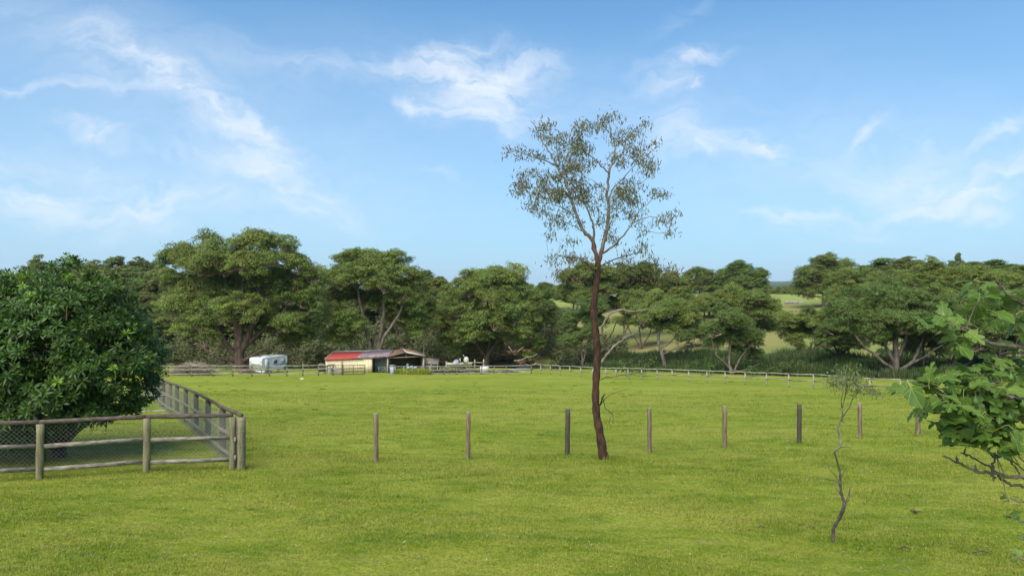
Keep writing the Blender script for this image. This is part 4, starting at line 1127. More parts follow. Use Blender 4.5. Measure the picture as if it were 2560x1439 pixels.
# ================================================================== PADDOCK POSTS (a row of eight)
posts = [(940, 1155, 1033, 12, 0, 'brown'), (1170, 1147, 1030, 11, 1, 'brown'), (1418, 1138, 1021, 12, 2, 'dark'), (1624, 1122, 1019, 10.5, -1, 'grey'), (1812, 1115, 1015, 11, 0, 'brown'), (1998, 1105, 1009, 11, 1, 'dark'), (2150, 1102, 1007, 10, -1, 'brown'), (2295, 1098, 1005, 11, 0, 'grey')]
PL = ['leftmost post of the paddock row, brown with a green stain at its foot',
      'second paddock post from the left, slim and brown',
      'dark weathered paddock post just left of the lone gum',
      'paddock post just right of the lone gum, grey-brown with pale cut top',
      'brown paddock post midway between the lone gum and the bare sapling',
      'dark grey paddock post left of the twisted sapling',
      'brown paddock post just right of the twisted sapling',
      'rightmost paddock post, half hidden by the fig leaves']
POSTXY = []
for k, (px, pb_, ptp, w, lean, kind) in enumerate(posts):
    dd = 3.15 / ((pb_ - 719.5) / F - .085)
    dd = 18.2 + (23.9 - 18.2) * k / 7 * .98
    x = X(px, dd); g = gz(x, dd)
    z1 = CAMZ + (719.5 - ptp) / F * dd
    r0 = w / 2 / F * dd * 1.02
    t = thing('paddock_post', PL[k], 'post', (x, dd, g), 'posts standing in a row across the paddock')
    mb = MB(); ln = lean * .008
    zz = np.linspace(g - .3, z1 - .012, 9)
    pts = np.stack([x + ln * (zz - g) + .004 * np.sin(zz * 9 + k), np.full(9, dd), zz], -1)
    mb.tube(pts, r0 * (1 + .03 * np.sin(np.arange(9) * 2.3 + k)), 12, wob=.05)
    mb.build('shaft', {'brown': m_post, 'dark': m_post_dark, 'grey': m_post}[kind], t, smooth=True)
    mb = MB(); mb.tube([pts[-1] + [0, 0, .001], pts[-1] + [0, 0, .014]], r0 * .97, 12)
    mb.build('cut_top', m_cut if kind != 'dark' else m_post, t)
    POSTXY.append((x, dd))

# ================================================================== NEAR YARD FENCE
def lattice(a, b, z0a, z1a, z0b, z1b, cell, rad, mb, sag=0):
    """diamond wire mesh in the vertical strip between ground points a and b"""
    a = np.array(a); b = np.array(b); Lh = np.linalg.norm(b - a)
    H = (z1a - z0a + z1b - z0b) / 2
    def w(s, t):   # s along, t up (0..1)
        s = np.clip(s / Lh, 0, 1); q = a + (b - a) * s
        z0 = z0a + (z0b - z0a) * s; z1 = z1a + (z1b - z1a) * s
        return np.array([q[0], q[1] + .004 * math.sin(s * 40), z0 + (z1 - z0) * t])
    k = -H
    while k < Lh:
        for sgn in (1, -1):
            # line s = k + sgn*...; from t=0 to t=1
            s0, s1 = (k, k + H) if sgn > 0 else (k + H, k)
            t0, t1 = 0.0, 1.0
            ds = s1 - s0
            lo, hi = 0.0, 1.0
            for lim, side in ((0, 0), (Lh, 1)):
                tt = (lim - s0) / ds
                if (ds > 0) == (side == 0): lo = max(lo, tt)
                else: hi = min(hi, tt)
            if hi - lo > .02:
                mb.tube([w(s0 + ds * lo, lo), w(s0 + ds * hi, hi)], rad, 3, cap=False)
        k += cell
PF = [np.array(q) for q in ((-15.60, 14.55), (-13.45, 15.45), (X(100, 16.35), 16.35), (X(367, 16.95), 16.95), (X(581, 17.2), 17.2))]
fence = thing('yard_fence', 'weathered timber and wire yard fence in front of the glossy tree at the left', 'fence', (PF[2][0], PF[2][1], gz(*PF[2])))
FH = 1.38
for k, q in enumerate(PF):
    g = gz(*q); w = .085 if k != 4 else .075
    mb = MB(); zz = np.linspace(g - .3, g + FH - .04, 7)
    pts = np.stack([np.full(7, q[0]) + .008 * np.sin(zz * 3 + k), np.full(7, q[1]), zz], -1)
    mb.tube(pts, w * (1 + .03 * np.sin(np.arange(7) * 2 + k)), 12, wob=.06)
    mb.build('post', m_post_green, fence, smooth=True)
def rail(p, q, rad, mat, parent, name='rail', round_=True, h=.1, sag=.0, sides=9):
    p = np.array(p, float); q = np.array(q, float)
    n = 9; t = np.linspace(0, 1, n)[:, None]
    pts = p + (q - p) * t; pts[:, 2] -= sag * 4 * (t * (1 - t))[:, 0]
    pts[1:-1, 2] += rng.normal(size=n - 2) * rad * .06
    mb = MB()
    if round_: mb.tube(pts, rad * (1 + .05 * rng.normal(size=n)), sides, wob=.08)
    else: mb.beam(p, q, rad, h)
    return mb.build(name, mat, parent, smooth=round_)
for k in range(4):
    a, b = PF[k], PF[k + 1]; ga, gb_ = gz(*a), gz(*b)
    ea = -.12 if k else 0
    off = np.array([.0, -.02])
    rail((a[0] + .0, a[1], ga + FH), (b[0] + .0, b[1], gb_ + FH), .054, m_rail_dark, fence)
    bb = b + (a - b) * .035; aa = a + (b - a) * .035
    rail((aa[0], aa[1] + .0, ga + .80), (bb[0], bb[1] + .0, gb_ + .82), .038, m_rail, fence, round_=False, h=.10)
    rail((aa[0], aa[1] + .0, ga + .24), (bb[0], bb[1] + .0, gb_ + .27), .038, m_rail, fence, round_=False, h=.10)
    mb = MB(); lattice(aa + np.array([0, .06]), bb + np.array([0, .06]), ga + .22, ga + FH - .03, gb_ + .22, gb_ + FH - .03, .105, .0023, mb)
    tag(mb.build('wire_mesh', m_wire, fence), kind='stuff')
# side fence running away from the corner
S0 = np.array([X(603, 17.25), 17.25]); S1 = np.array([X(423, 33.0), 33.0])
dirn = (S1 - S0) / 6.0
SP = [S0] + [S0 + dirn * k for k in range(1, 12)]
side = thing('yard_side_fence', 'timber and wire yard fence running away from the corner behind the glossy tree', 'fence', (S0[0], S0[1], gz(*S0)))
bow = lambda k: np.array([.35, .22]) * math.sin(min(k, 6) / 6 * math.pi) * .18
SP = [p + bow(k) for k, p in enumerate(SP)]
for k, q in enumerate(SP):
    g = gz(*q); w = .105 if k == 0 else (.13 if k == 6 else .085)
    h = FH - .02 if k else FH - .03
    mb = MB(); zz = np.linspace(g - .3, g + h - .02, 7)
    mb.tube(np.stack([np.full(7, q[0]), np.full(7, q[1]), zz], -1), w, 12, wob=.05)
    mb.build('post', (m_post_green if k in (0, 6) else m_post_dark), side, smooth=True)
for k in range(len(SP) - 1):
    a, b = SP[k], SP[k + 1]; ga, gb_ = gz(*a), gz(*b)
    rail((a[0], a[1], ga + FH + (0.0 if k else 0)), (b[0], b[1], gb_ + FH), .05, m_rail_dark, side)
    rail((a[0] - .1, a[1] - .05, ga + .80), (b[0] - .1, b[1] - .05, gb_ + .80), .05, m_rail_lichen, side)
    rail((a[0] - .1, a[1] - .05, ga + .26), (b[0] - .1, b[1] - .05, gb_ + .26), .048, m_rail_lichen, side)
    mb = MB(); lattice(a + np.array([-.17, -.08]), b + np.array([-.17, -.08]), ga + .03, ga + FH - .03, gb_ + .03, gb_ + FH - .03, .10 if k < 6 else .16, .0019, mb)
    tag(mb.build('wire_mesh', m_wire, side), kind='stuff')
# wire bands round the corner post
for hh in (.25, .62, .98, 1.25):
    g = gz(*S0); th = np.linspace(0, 2 * math.pi, 15)
    mb = MB(); mb.tube(np.stack([S0[0] + .112 * np.cos(th), S0[1] + .112 * np.sin(th), g + hh + .02 * np.cos(th)], -1), .004, 4, cap=False)
    mb.build('wire_tie', m_wire, side)
# loose slab stake and tie between the two corner posts
g = gz(*S0); xs_ = X(591, 17.22)
corner = thing('fence_stake', 'thin split stake tied between the double posts at the yard fence corner', 'stake', (xs_, 17.22, g))
mb = MB(); mb.beam((xs_, 17.21, g - .2), (xs_ + .01, 17.23, g + 1.3), .04, .05); mb.build('stake_shaft', m_post_dark, corner)
for hh in (.33, .78):
    mb = MB(); mb.ellipsoid((xs_ - .0, 17.14, g + hh), (.035, .03, .07), 8, 6); mb.build('tie_knot', m_rail, corner, smooth=True)
# cross fence with weld mesh
Q0 = SP[6]; Q1 = Q0 + np.array([-10.5, -1.3])
cross = thing('mesh_cross_fence', 'wire mesh cross fence with a single top rail behind the glossy tree', 'fence', (Q0[0], Q0[1], gz(*Q0)))
for k in range(4):
    a = Q0 + (Q1 - Q0) * k / 4; b = Q0 + (Q1 - Q0) * (k + 1) / 4; ga, gb_ = gz(*a), gz(*b)
    rail((a[0], a[1], ga + FH - .05), (b[0], b[1], gb_ + FH - .05), .055, m_rail_dark, cross)
    rail((a[0], a[1], ga + .05), (b[0], b[1], gb_ + .05), .022, m_galv, cross)
    rail((a[0], a[1], ga + .80), (b[0], b[1], gb_ + .80), .018, m_galv, cross)
    mb = MB(); n = 26
    for j in range(n):
        t = j / n; q = a + (b - a) * t; g = ga + (gb_ - ga) * t
        mb.tube([(q[0], q[1], g + .05), (q[0], q[1], g + .8)], .004, 3, cap=False)
    for hh in (.2, .35, .5, .65): mb.tube([(a[0], a[1], ga + hh), (b[0], b[1], gb_ + hh)], .004, 3, cap=False)
    tag(mb.build('weld_mesh', m_wire, cross), kind='stuff')
    g = gz(*b); mb = MB(); mb.tube([(b[0], b[1], g - .2), (b[0], b[1], g + FH - .1)], .08, 10); mb.build('post', m_post, cross, smooth=True)

# ================================================================== FAR FENCES
def post_rail(name, label, pts, hts, rails, pw, mat_p, mat_r, group=None, rw=.055, flat=False, px=True, skip=()):
    """pts: [(px, d)]"""
    P2 = [np.array([X(p, d), d]) for p, d in pts]
    t = thing(name, label, 'fence', (P2[0][0], P2[0][1], gz(*P2[0])), group)
    for k, q in enumerate(P2):
        if k in skip: continue
        g = gz(*q); h = hts[k] if hasattr(hts, '__len__') else hts
        lx, ly = rng.normal() * .012, rng.normal() * .012
        mb = MB(); mb.tube([(q[0], q[1], g - .25), (q[0] + lx, q[1] + ly, g + h)], pw, 8); mb.build('post', mat_p, t, smooth=False)
    for k in range(len(P2) - 1):
        a, b = P2[k], P2[k + 1]; ga, gb_ = gz(*a), gz(*b)
        ha = hts[k] if hasattr(hts, '__len__') else hts; hb = hts[k + 1] if hasattr(hts, '__len__') else hts
        for j, f in enumerate(rails):
            m_ = mat_r[j] if isinstance(mat_r, (list, tuple)) else mat_r
            oy = -(pw + .03) if j or True else 0
            mb = MB()
            n = 4; tt = np.linspace(0, 1, n)[:, None]
            A = np.array([a[0], a[1] + oy, ga + (f if f > 0 else ha - .06)]); B = np.array([b[0], b[1] + oy, gb_ + (f if f > 0 else hb - .06)])
            pp = A + (B - A) * tt; pp[1:-1, 2] += rng.normal(size=2) * .015
            if flat: mb.beam(A, B, .035, .10)
            else: mb.tube(pp, rw, 6)
            mb.build('rail', m_, t, smooth=not flat)
    return t
post_rail('paddock_back_fence', 'three-rail timber paddock fence in front of the brush pile and the caravan', [(395, 69.5), (421, 70), (479.5, 70.4), (532, 70.8), (582, 71.2), (630, 71.6), (674, 72), (717.5, 72.4), (757, 72.8), (796, 73.2), (833, 73.6), (855.6, 74)],
          [1.2, 1.22, 1.18, 1.15, 1.18, 1.15, 1.12, 1.12, 1.35, 1.12, 1.12, 1.5], (1.1, .70, .27), .075, m_post, [m_rail_far, m_rail_far, m_rail_far], rw=.05)
post_rail('paddock_back_fence', 'three-rail timber paddock fence in front of the boat and the caged tank', [(1078, 76), (1111, 76.4), (1142, 76.6), (1173, 76.8), (1204.5, 77), (1236, 77), (1266, 77), (1328, 76.2)],
          [1.35, .98, .98, .98, .98, .98, .98, 1.0], (.93, .52, .14), .07, m_post, [m_rail_far, m_rail_far, m_rail_far], rw=.042)
rp = [(1328, 76.2), (1352, 75), (1376, 73.6), (1400, 72), (1425, 70.3), (1452, 68.6), (1482, 67), (1515, 65.5), (1540, 64.6), (1570, 63.6), (1604, 62.6), (1642, 61.4), (1681, 60.2), (1722, 59.1), (1767, 58.2), (1813, 57.0), (1862.6, 55.4), (1916, 53.6), (1972, 51.6), (2034, 49.4), (2101, 47.2), (2175, 45.0), (2252, 42.7), (2345, 40.3), (2450, 38), (2570, 35.8), (2700, 33.8)]
post_rail('paddock_side_fence', 'long two-rail timber fence curving along the right-hand side of the paddock', rp, 1.06, (1.04, .56), .055, m_rail_far, [m_rail_far, m_rail_far_dark], rw=.045)
post_rail('old_fence', 'dark low rail fence behind the brush pile', [(395, 86), (413, 86), (476, 86), (541, 86.5), (566, 87), (640, 88)], 1.0, (.95, .6), .05, m_dark, m_dark, rw=.03)
post_rail('old_fence', 'short leftover of pale rail fence beside the rounded eucalypt trunk', [(1166, 94), (1187, 94), (1209, 93.5)], [.9, 1.3, 1.35], (.9,), .09, m_rail_far, m_rail_far, rw=.06)
# dark timber gate before the cream shed
gt = thing('timber_gate', 'dark three-bar farm gate in front of the cream shed wall', 'gate', (X(857, 73.8), 73.8, gz(X(857, 73.8), 73.8)))
a = np.array([X(857.5, 73.7), 73.7]); b = np.array([X(911.5, 74.4), 74.4])
for hh in (1.06, .72, .38, .10):
    mb = MB(); mb.beam((a[0], a[1], gz(*a) + hh), (b[0], b[1], gz(*b) + hh), .03, .07); mb.build('bar', m_redwood if hh > 1 else m_dark, gt)
for f in (0, .47, 1):
    q = a + (b - a) * f; mb = MB(); mb.beam((q[0], q[1] + .04, gz(*q) + .06), (q[0], q[1] + .04, gz(*q) + 1.1), .06, .05); mb.build('upright', m_dark, gt)
# galvanised yard gate
gt = thing('galvanised_gate', 'grey galvanised pipe gate in front of the open shed', 'gate', (X(987, 76.4), 76.4, gz(X(987, 76.4), 76.4)))
a = np.array([X(988, 75.6), 75.6]); b = np.array([X(1075, 76), 76])
for f in (0, .25, .5, .745, 1):
    q = a + (b - a) * f; mb = MB(); mb.tube([(q[0], q[1], gz(*q)), (q[0], q[1], gz(*q) + .9)], .035, 6); mb.build('upright', m_galv, gt)
mb = MB(); mb.tube([(a[0], a[1], gz(*a) + .9), (b[0], b[1], gz(*b) + .9)], .035, 6); mb.build('top_bar', m_galv, gt)
sx = X(1038, 75.5); mb = MB(); mb.box((sx, 75.55, gz(sx, 75.5) + .76), (.15, .012, .14)); o = mb.build('sign_plate', m_white, gt)
mb = MB(); mb.box((sx, 75.54, gz(sx, 75.5) + .76), (.09, .006, .07)); mb.build('sign_patch', m_redsign, o, local=True); o.children[0].location = (-gt.location[0], -gt.location[1], -gt.location[2])

# ================================================================== SHEDS
def corrugated(mb, p0, u, v, wu, n_rib, amp, nrm, sharp=True):
    """ribbed sheet: origin p0, width vector u, height vector v; ribs run along v"""
    p0, u, v, nrm = (np.array(q, float) for q in (p0, u, v, nrm))
    xs, hs = [], []
    for k in range(n_rib):
        for f, h in ((0, 0), (.30, 0), (.38, 1), (.62, 1), (.70, 0)):
            xs.append((k + f) / n_rib); hs.append(h)
    xs.append(1.0); hs.append(0)
    xs = np.array(xs)[:, None]; hs = np.array(hs)[:, None]
    A = p0 + u * xs + nrm * amp * hs; B = A + v
    th = -nrm * .012
    n = len(xs)
    V = np.concatenate([A, B, A + th, B + th])
    i = np.arange(n - 1)
    F1 = np.stack([i, i + 1, n + i + 1, n + i], -1); F2 = np.stack([2 * n + i + 1, 2 * n + i, 3 * n + i, 3 * n + i + 1], -1)
    F3 = np.stack([i + 1, i, 2 * n + i, 2 * n + i + 1], -1); F4 = np.stack([n + i, n + i + 1, 3 * n + i + 1, 3 * n + i], -1)
    mb.add(V, np.concatenate([F1, F2, F3, F4]))
d = 80.0
xl, xm, xr = X(814, d), X(929.5, d), X(970, d)
gl = gz((xl + xm) / 2, d)
EV0 = CAMZ + (719.5 - 898) / F * d; EV1 = CAMZ + (719.5 - 892.5) / F * d
shed = thing('red_roofed_shed', 'long low cream shed with half red, half rusted iron roof', 'shed', (xl, d, gl))
mb = MB(); corrugated(mb, (xl, d, gl - .1), (xm - xl, 0, 0), (0, 0, EV0 - gl + .12), 0, 17, .03, (0, -1, 0)); mb.build('front_wall', m_tan, shed)
mb = MB(); mb.box((xm + .02, d + .02, (gl + EV0) / 2), (.06, .1, EV0 - gl)); mb.build('corner_flashing', m_creamroof, shed)
mb = MB(); mb.box((xl - .0, d + 2.0, (gl + EV0) / 2), (.05, 3.9, EV0 - gl)); mb.build('side_wall', m_tan, shed)
mb = MB(); corrugated(mb, (xm, d + 1.6, gl - .2), (xr - xm, 0, 0), (0, 0, EV1 - gl + .25), 0, 10, .035, (0, -1, 0)); mb.build('recessed_wall', m_zinc, shed)
mb = MB(); mb.box((xm + .0, d + .85, (gl + EV0) / 2), (.04, 1.5, EV0 - gl)); mb.build('partition', m_dark, shed)
mb = MB(); mb.box((xr, d + .05, (gl + EV1) / 2 - .1), (.08, .08, EV1 - gl)); mb.build('corner_post', m_creamroof, shed)
# roof sheets: ten, five red and five rusted
n = 10; depth = 4.1; rise_top0 = CAMZ + (719.5 - 880) / F * (d + depth); rise_top1 = CAMZ + (719.5 - 876) / F * (d + depth)
xe0, xe1 = xl - .05, xr + .03
for k in range(n):
    f0, f1 = k / n, (k + 1) / n
    e0 = EV0 + (EV1 - EV0) * f0; e1 = EV0 + (EV1 - EV0) * f1
    t0 = rise_top0 + (rise_top1 - rise_top0) * f0; t1 = rise_top0 + (rise_top1 - rise_top0) * f1
    jz = .0 if k < 5 else rng.uniform(-.03, .035)
    jl = 0 if k < 5 else rng.uniform(-.06, .12)
    p0 = np.array([xe0 + (xe1 - xe0) * f0 + .004, d - .18 + jl, e0 + .04 + jz + .004 * k])
    u = np.array([(xe1 - xe0) / n - .012, 0, e1 - e0]); v = np.array([0, depth + .18 - jl, (t0 + t1) / 2 - (e0 + e1) / 2])
    nrm = np.cross(u, v); nrm /= np.linalg.norm(nrm); nrm = nrm if nrm[2] > 0 else -nrm
    mb = MB(); corrugated(mb, p0, u, v, 0, 3, .035, nrm)
    mb.build('roof_sheet', (m_red if k not in (0, 3) else m_red) if k < 5 else m_rust, shed)
mb = MB(); mb.beam((xe0, d - .2, EV0 + .0), (xe0 + (xe1 - xe0) * .55, d - .2, EV0 + (EV1 - EV0) * .55), .05, .10); mb.build('gutter', m_red2, shed)
mb = MB(); mb.beam((xe0 + (xe1 - xe0) * .55, d - .19, EV0 + (EV1 - EV0) * .55 - .02), (xe1, d - .19, EV1 - .0), .04, .07); mb.build('gutter', m_brownroof, shed)
mb = MB(); mb.beam((xe0, d + depth, rise_top0 + .08), (xe1, d + depth, rise_top1 + .08), .22, .06); mb.build('ridge_cap', m_galv, shed)
mb = MB(); mb.beam((xe0 - .02, d - .18, EV0 + .06), (xe0 - .02, d + depth, rise_top0 + .06), .05, .10); mb.build('barge_board', m_creamroof, shed)

# open gabled shed
ang = math.atan2(1.2, 5.0)
ca, sa = math.cos(ang), math.sin(ang)
ox, oy = X(1014, d), d + .3
def G2(lx, ly, lz):  # local to world
    return np.array([ox + lx * ca - ly * sa, oy + lx * sa + ly * ca, gs + lz])
gs = gz(ox, oy)
hw_, eh, ah, dp = 2.1, 1.98, 2.42, 5.0
gsh = thing('open_gable_shed', 'open fronted gable shed with brown roof sheltering a blue quad bike', 'shed', (ox, oy, gs))
def quad_sheet(name, a, b, c, e, mat, th=.04, parent=gsh):
    a, b, c, e = map(np.array, (a, b, c, e)); nr = np.cross(b - a, e - a); nr = nr / np.linalg.norm(nr) * th
    V = np.array([a, b, c, e, a - nr, b - nr, c - nr, e - nr])
    mb = MB().add(V, [[0, 1, 2, 3], [7, 6, 5, 4], [0, 4, 5, 1], [1, 5, 6, 2], [2, 6, 7, 3], [3, 7, 4, 0]]); return mb.build(name, mat, parent)
ov = .25
for sgn, nm, mt in ((-1, 'roof_slope', m_brownroof), (1, 'roof_slope', m_brownroof)):
    for k in range(3):
        y0, y1 = -ov + (dp + ov) * k / 3 + .004, -ov + (dp + ov) * (k + 1) / 3 - .004
        a = G2(0, y0, ah + .05 + .003 * k); b = G2(0, y1, ah + .05 + .003 * k); c = G2(sgn * (hw_ + .2), y1, eh - .0 + .003 * k); e = G2(sgn * (hw_ + .2), y0, eh - .0 + .003 * k)
        p0 = e if sgn < 0 else a
        if sgn < 0: corr_u, corr_v = (b - a), (e - a)
        else: corr_u, corr_v = (b - a), (e - a)
        nrm = np.cross(corr_u, corr_v); nrm /= np.linalg.norm(nrm); nrm = nrm if nrm[2] > 0 else -nrm
        mb = MB(); corrugated(mb, a, corr_u, corr_v, 0, 6, .03, nrm); mb.build('roof_sheet', mt if not (sgn > 0 and k == 0) else m_creamroof, gsh)
for sgn in (-1, 1):
    mb = MB(); mb.beam(G2(0, -ov - .02, ah + .04), G2(sgn * (hw_ + .2), -ov - .02, eh - .01), .05, .12); mb.build('barge_board', m_creamroof if sgn > 0 else m_brownroof, gsh)
    mb = MB(); mb.beam(G2(sgn * hw_, 0, 0), G2(sgn * hw_, 0, eh), .10, .10); mb.build('corner_post', m_creamroof, gsh)
    quad_sheet('side_wall', G2(sgn * hw_, .1, 0), G2(sgn * hw_, dp, 0), G2(sgn * hw_, dp, eh), G2(sgn * hw_, .1, eh), m_tan, parent=gsh)
quad_sheet('back_wall', G2(-hw_, dp, 0), G2(hw_, dp, 0), G2(hw_, dp, eh), G2(-hw_, dp, eh), m_tan_shade)
mb = MB().add([G2(-hw_, dp - .01, eh + .01), G2(hw_, dp - .01, eh + .01), G2(0, dp - .01, ah)], [[0, 1, 2]]); mb.build('gable_end', m_tan_shade, gsh)
mb = MB(); mb.beam(G2(-hw_, -.02, eh - .12), G2(hw_, -.02, eh - .05), .06, .09); mb.build('tie_beam', m_creamroof, gsh)
mb = MB(); mb.beam(G2(-.0, -.02, eh - .05), G2(0, -.02, ah), .06, .06); mb.build('king_post', m_galv, gsh)
mb = MB(); mb.beam(G2(0, -ov, ah + .1), G2(0, dp, ah + .1), .2, .04); mb.build('ridge_cap', m_creamroof, gsh)

# quad bike inside
def wheel(mb, c, r, w, axis=(1, 0, 0)):
    c = np.array(c, float); ax = np.array(axis, float); ax /= np.linalg.norm(ax)
    mb.tube([c - ax * w / 2, c - ax * w * .4, c + ax * w * .4, c + ax * w / 2], [r * .82, r, r, r * .82], 16)
qx, qy = X(1031, 81.2), 81.2; qg = gz(qx, qy)
quad = thing('quad_bike', 'blue quad bike with pale guards parked inside the open shed', 'quad bike', (qx, qy, qg))
for sx in (-.42, .42):
    for sy in (-.5, .55):
        mb = MB(); wheel(mb, (qx + sx, qy + sy, qg + .28), .28, .2); mb.build('wheel', m_black, quad, smooth=True)
mb = MB(); mb.ellipsoid((qx, qy, qg + .62), (.22, .62, .22), 12, 8); mb.box((qx, qy - .35, qg + .45), (.4, .4, .3)); mb.build('body', m_blue, quad, smooth=True)
for sx in (-1, 1):
    mb = MB(); mb.ellipsoid((qx + sx * .42, qy - .45, qg + .66), (.22, .34, .10), 10, 6); mb.build('mudguard', m_white, quad, smooth=True)
mb = MB(); mb.ellipsoid((qx, qy + .2, qg + .84), (.17, .42, .09), 10, 6); mb.build('seat', m_black, quad, smooth=True)
mb = MB(); mb.tube([(qx - .42, qy - .2, qg + 1.08), (qx - .15, qy - .28, qg + 1.0), (qx + .15, qy - .28, qg + 1.0), (qx + .42, qy - .2, qg + 1.08)], .022, 6); mb.tube([(qx, qy - .45, qg + .6), (qx, qy - .28, qg + 1.0)], .03, 6); mb.build('handlebar', m_black, quad)
mb = MB(); mb.ellipsoid((qx, qy - .72, qg + .80), (.20, .08, .10), 10, 6); mb.build('headlight', m_plastic, quad, smooth=True)
# second machine: small trail bike
bx_, by_ = X(1020, 81.6), 81.6; bg_ = gz(bx_, by_)
bike = thing('trail_bike', 'pale trail bike standing left of the blue quad in the open shed', 'motorbike', (bx_, by_, bg_))
for sy in (-.6, .6):
    mb = MB(); th = np.linspace(0, 2 * math.pi, 17); mb.tube(np.stack([bx_ + 0 * th, by_ + sy + .27 * np.cos(th), bg_ + .3 + .27 * np.sin(th)], -1), .035, 5, cap=False); mb.build('wheel', m_black, bike)
mb = MB(); mb.ellipsoid((bx_, by_ - .05, bg_ + .82), (.14, .34, .15), 10, 6); mb.build('tank', m_white, bike, smooth=True)
mb = MB(); mb.box((bx_, by_ + .35, bg_ + .86), (.16, .6, .08)); mb.build('seat', m_black, bike)
mb = MB(); mb.tube([(bx_, by_ - .6, bg_ + .3), (bx_, by_ - .35, bg_ + 1.05)], .03, 6); mb.tube([(bx_ - .35, by_ - .35, bg_ + 1.1), (bx_ + .35, by_ - .35, bg_ + 1.1)], .018, 5); mb.tube([(bx_, by_ + .6, bg_ + .3), (bx_, by_, bg_ + .4), (bx_, by_ - .35, bg_ + .9)], .035, 5); mb.build('frame', m_galv, bike)
mb = MB(); mb.box((bx_, by_ - .42, bg_ + .95), (.2, .05, .26), rx=.3); mb.build('number_plate', m_plastic, bike)
# lean-to to the right
lx, ly = X(1080, 82), 82; lg = gz(lx, ly)
lean = thing('lean_to', 'low dark lean-to with grey-brown roof to the right of the open shed', 'shed', (lx, ly, lg))
mb = MB(); 
quad_sheet('roof', (lx - .95, ly - 1.0, lg + 1.30), (lx + .85, ly - 1.0, lg + 1.12), (lx + .75, ly + 1.2, lg + 1.52), (lx - 1.0, ly + 1.2, lg + 1.70), m_stick, .05, lean)
for sx in (-.85, .75):
    mb = MB(); mb.beam((lx + sx, ly - .9, lg), (lx + sx, ly - .9, lg + 1.12), .1, .1); mb.build('corner_post', m_rail_far, lean)
quad_sheet('back_wall', (lx - .9, ly + .9, lg), (lx + .8, ly + .9, lg), (lx + .8, ly + .9, lg + 1.3), (lx - .9, ly + .9, lg + 1.4), m_dark, .04, lean)
quad_sheet('front_board', (lx - .8, ly - .75, lg + .55), (lx + .6, ly - .75, lg + .5), (lx + .6, ly - .75, lg + 1.0), (lx - .8, ly - .75, lg + 1.1), m_zinc, .03, lean)

# ================================================================== CARAVAN
cv = np.array([X(655, 78.6), 78.6]); cg = gz(*cv)
e1 = np.array([1.8, 3.7]) / math.hypot(1.8, 3.7); e2 = np.array([-e1[1], e1[0]])
cara = thing('caravan', 'old white caravan with a blue side stripe parked beneath the largest eucalypt', 'caravan', (cv[0], cv[1], cg))
def K(a, b, z): q = cv + e1 * a + e2 * b; return np.array([q[0], q[1], cg + z * .93])
Lc, Wc, Hc = 3.95, 2.0, 1.95
prof = [(0.0, .32), (0.0, 1.55), (.05, 1.80), (.16, 1.88), (1.9, 1.95), (3.6, 1.97), (3.85, 1.92), (Lc, 1.75), (Lc + .02, .95), (Lc - .12, .55), (3.3, .42), (3.25, .30), (2.3, .30), (1.0, .28)]
V = []; m = len(prof)
for b_ in (0, Wc):
    for (a_, z_) in prof: V.append(K(a_, b_, z_))
Fq = [[i, (i + 1) % m, m + (i + 1) % m, m + i] for i in range(m)]
mb = MB().add(V, Fq); mb.add(V[:m], [list(range(m))]); mb.add(V[m:], [list(range(m))[::-1]])
mb.build('body', m_white, cara)
def panel(name, a0, a1, z0, z1, mat, out=.015, end=False):
    mb = MB()
    if not end: pts_ = [K(a0, -out, z0), K(a1, -out, z0), K(a1, -out, z1), K(a0, -out, z1)]; bk = [K(a0, .0, z0), K(a1, .0, z0), K(a1, 0, z1), K(a0, 0, z1)]
    else: pts_ = [K(-out, a0, z0), K(-out, a1, z0), K(-out, a1, z1), K(-out, a0, z1)]; bk = [K(0, a0, z0), K(0, a1, z0), K(0, a1, z1), K(0, a0, z1)]
    mb.add(pts_ + bk, [[0, 1, 2, 3], [0, 4, 5, 1], [1, 5, 6, 2], [2, 6, 7, 3], [3, 7, 4, 0]])
    return mb.build(name, mat, cara)
panel('door_frame', .42, 1.06, .12, 1.74, m_galv, .012); panel('door', .46, 1.02, .16, 1.70, m_white, .022)
fr = panel('window', 1.75, 2.35, .98, 1.50, m_galv, .015); panel('window_pane', 1.8, 2.30, 1.02, 1.46, m_glass, .024)
fr = panel('window', 3.0, 3.6, 1.02, 1.52, m_galv, .015); panel('window_pane', 3.05, 3.55, 1.06, 1.48, m_curtain, .024)
panel('side_stripe', 1.2, 3.9, .78, .90, m_blue, .010); panel('side_stripe', 2.4, 3.7, .92, .97, m_blue, .010)
panel('end_panel', .02, 1.96, .35, 1.50, m_white_dirty, .010, True); panel('end_window', .35, 1.65, .95, 1.42, simple('milky_window', (.62, .62, .50), .3, (.5, .5, .42), 3), .03, True); panel('end_sill', .3, 1.7, .88, .94, m_dark, .04, True)
panel('skirt', .0, 1.5, -.02, .32, m_white, .004); 
panel('end_skirt', .1, 1.3, 0, .34, m_white_dirty, .004, True)
for (a_, b_) in ((2.6, .12), (2.6, Wc - .12)):
    mb = MB(); c = K(a_, b_, .27); wheel(mb, c, .27, .18, (e2[0], e2[1], 0)); mb.build('wheel', m_black, cara, smooth=True)
mb = MB(); mb.beam(K(Lc - .1, Wc / 2, .35), K(Lc + 1.0, Wc / 2, .32), .08, .08); mb.build('drawbar', m_dark, cara)
mb = MB(); mb.box(K(2.4, 1.0, 2.02), (.4, .4, .08), rz=math.atan2(e1[1], e1[0])); mb.build('roof_vent', m_white_dirty, cara)
mb = MB()
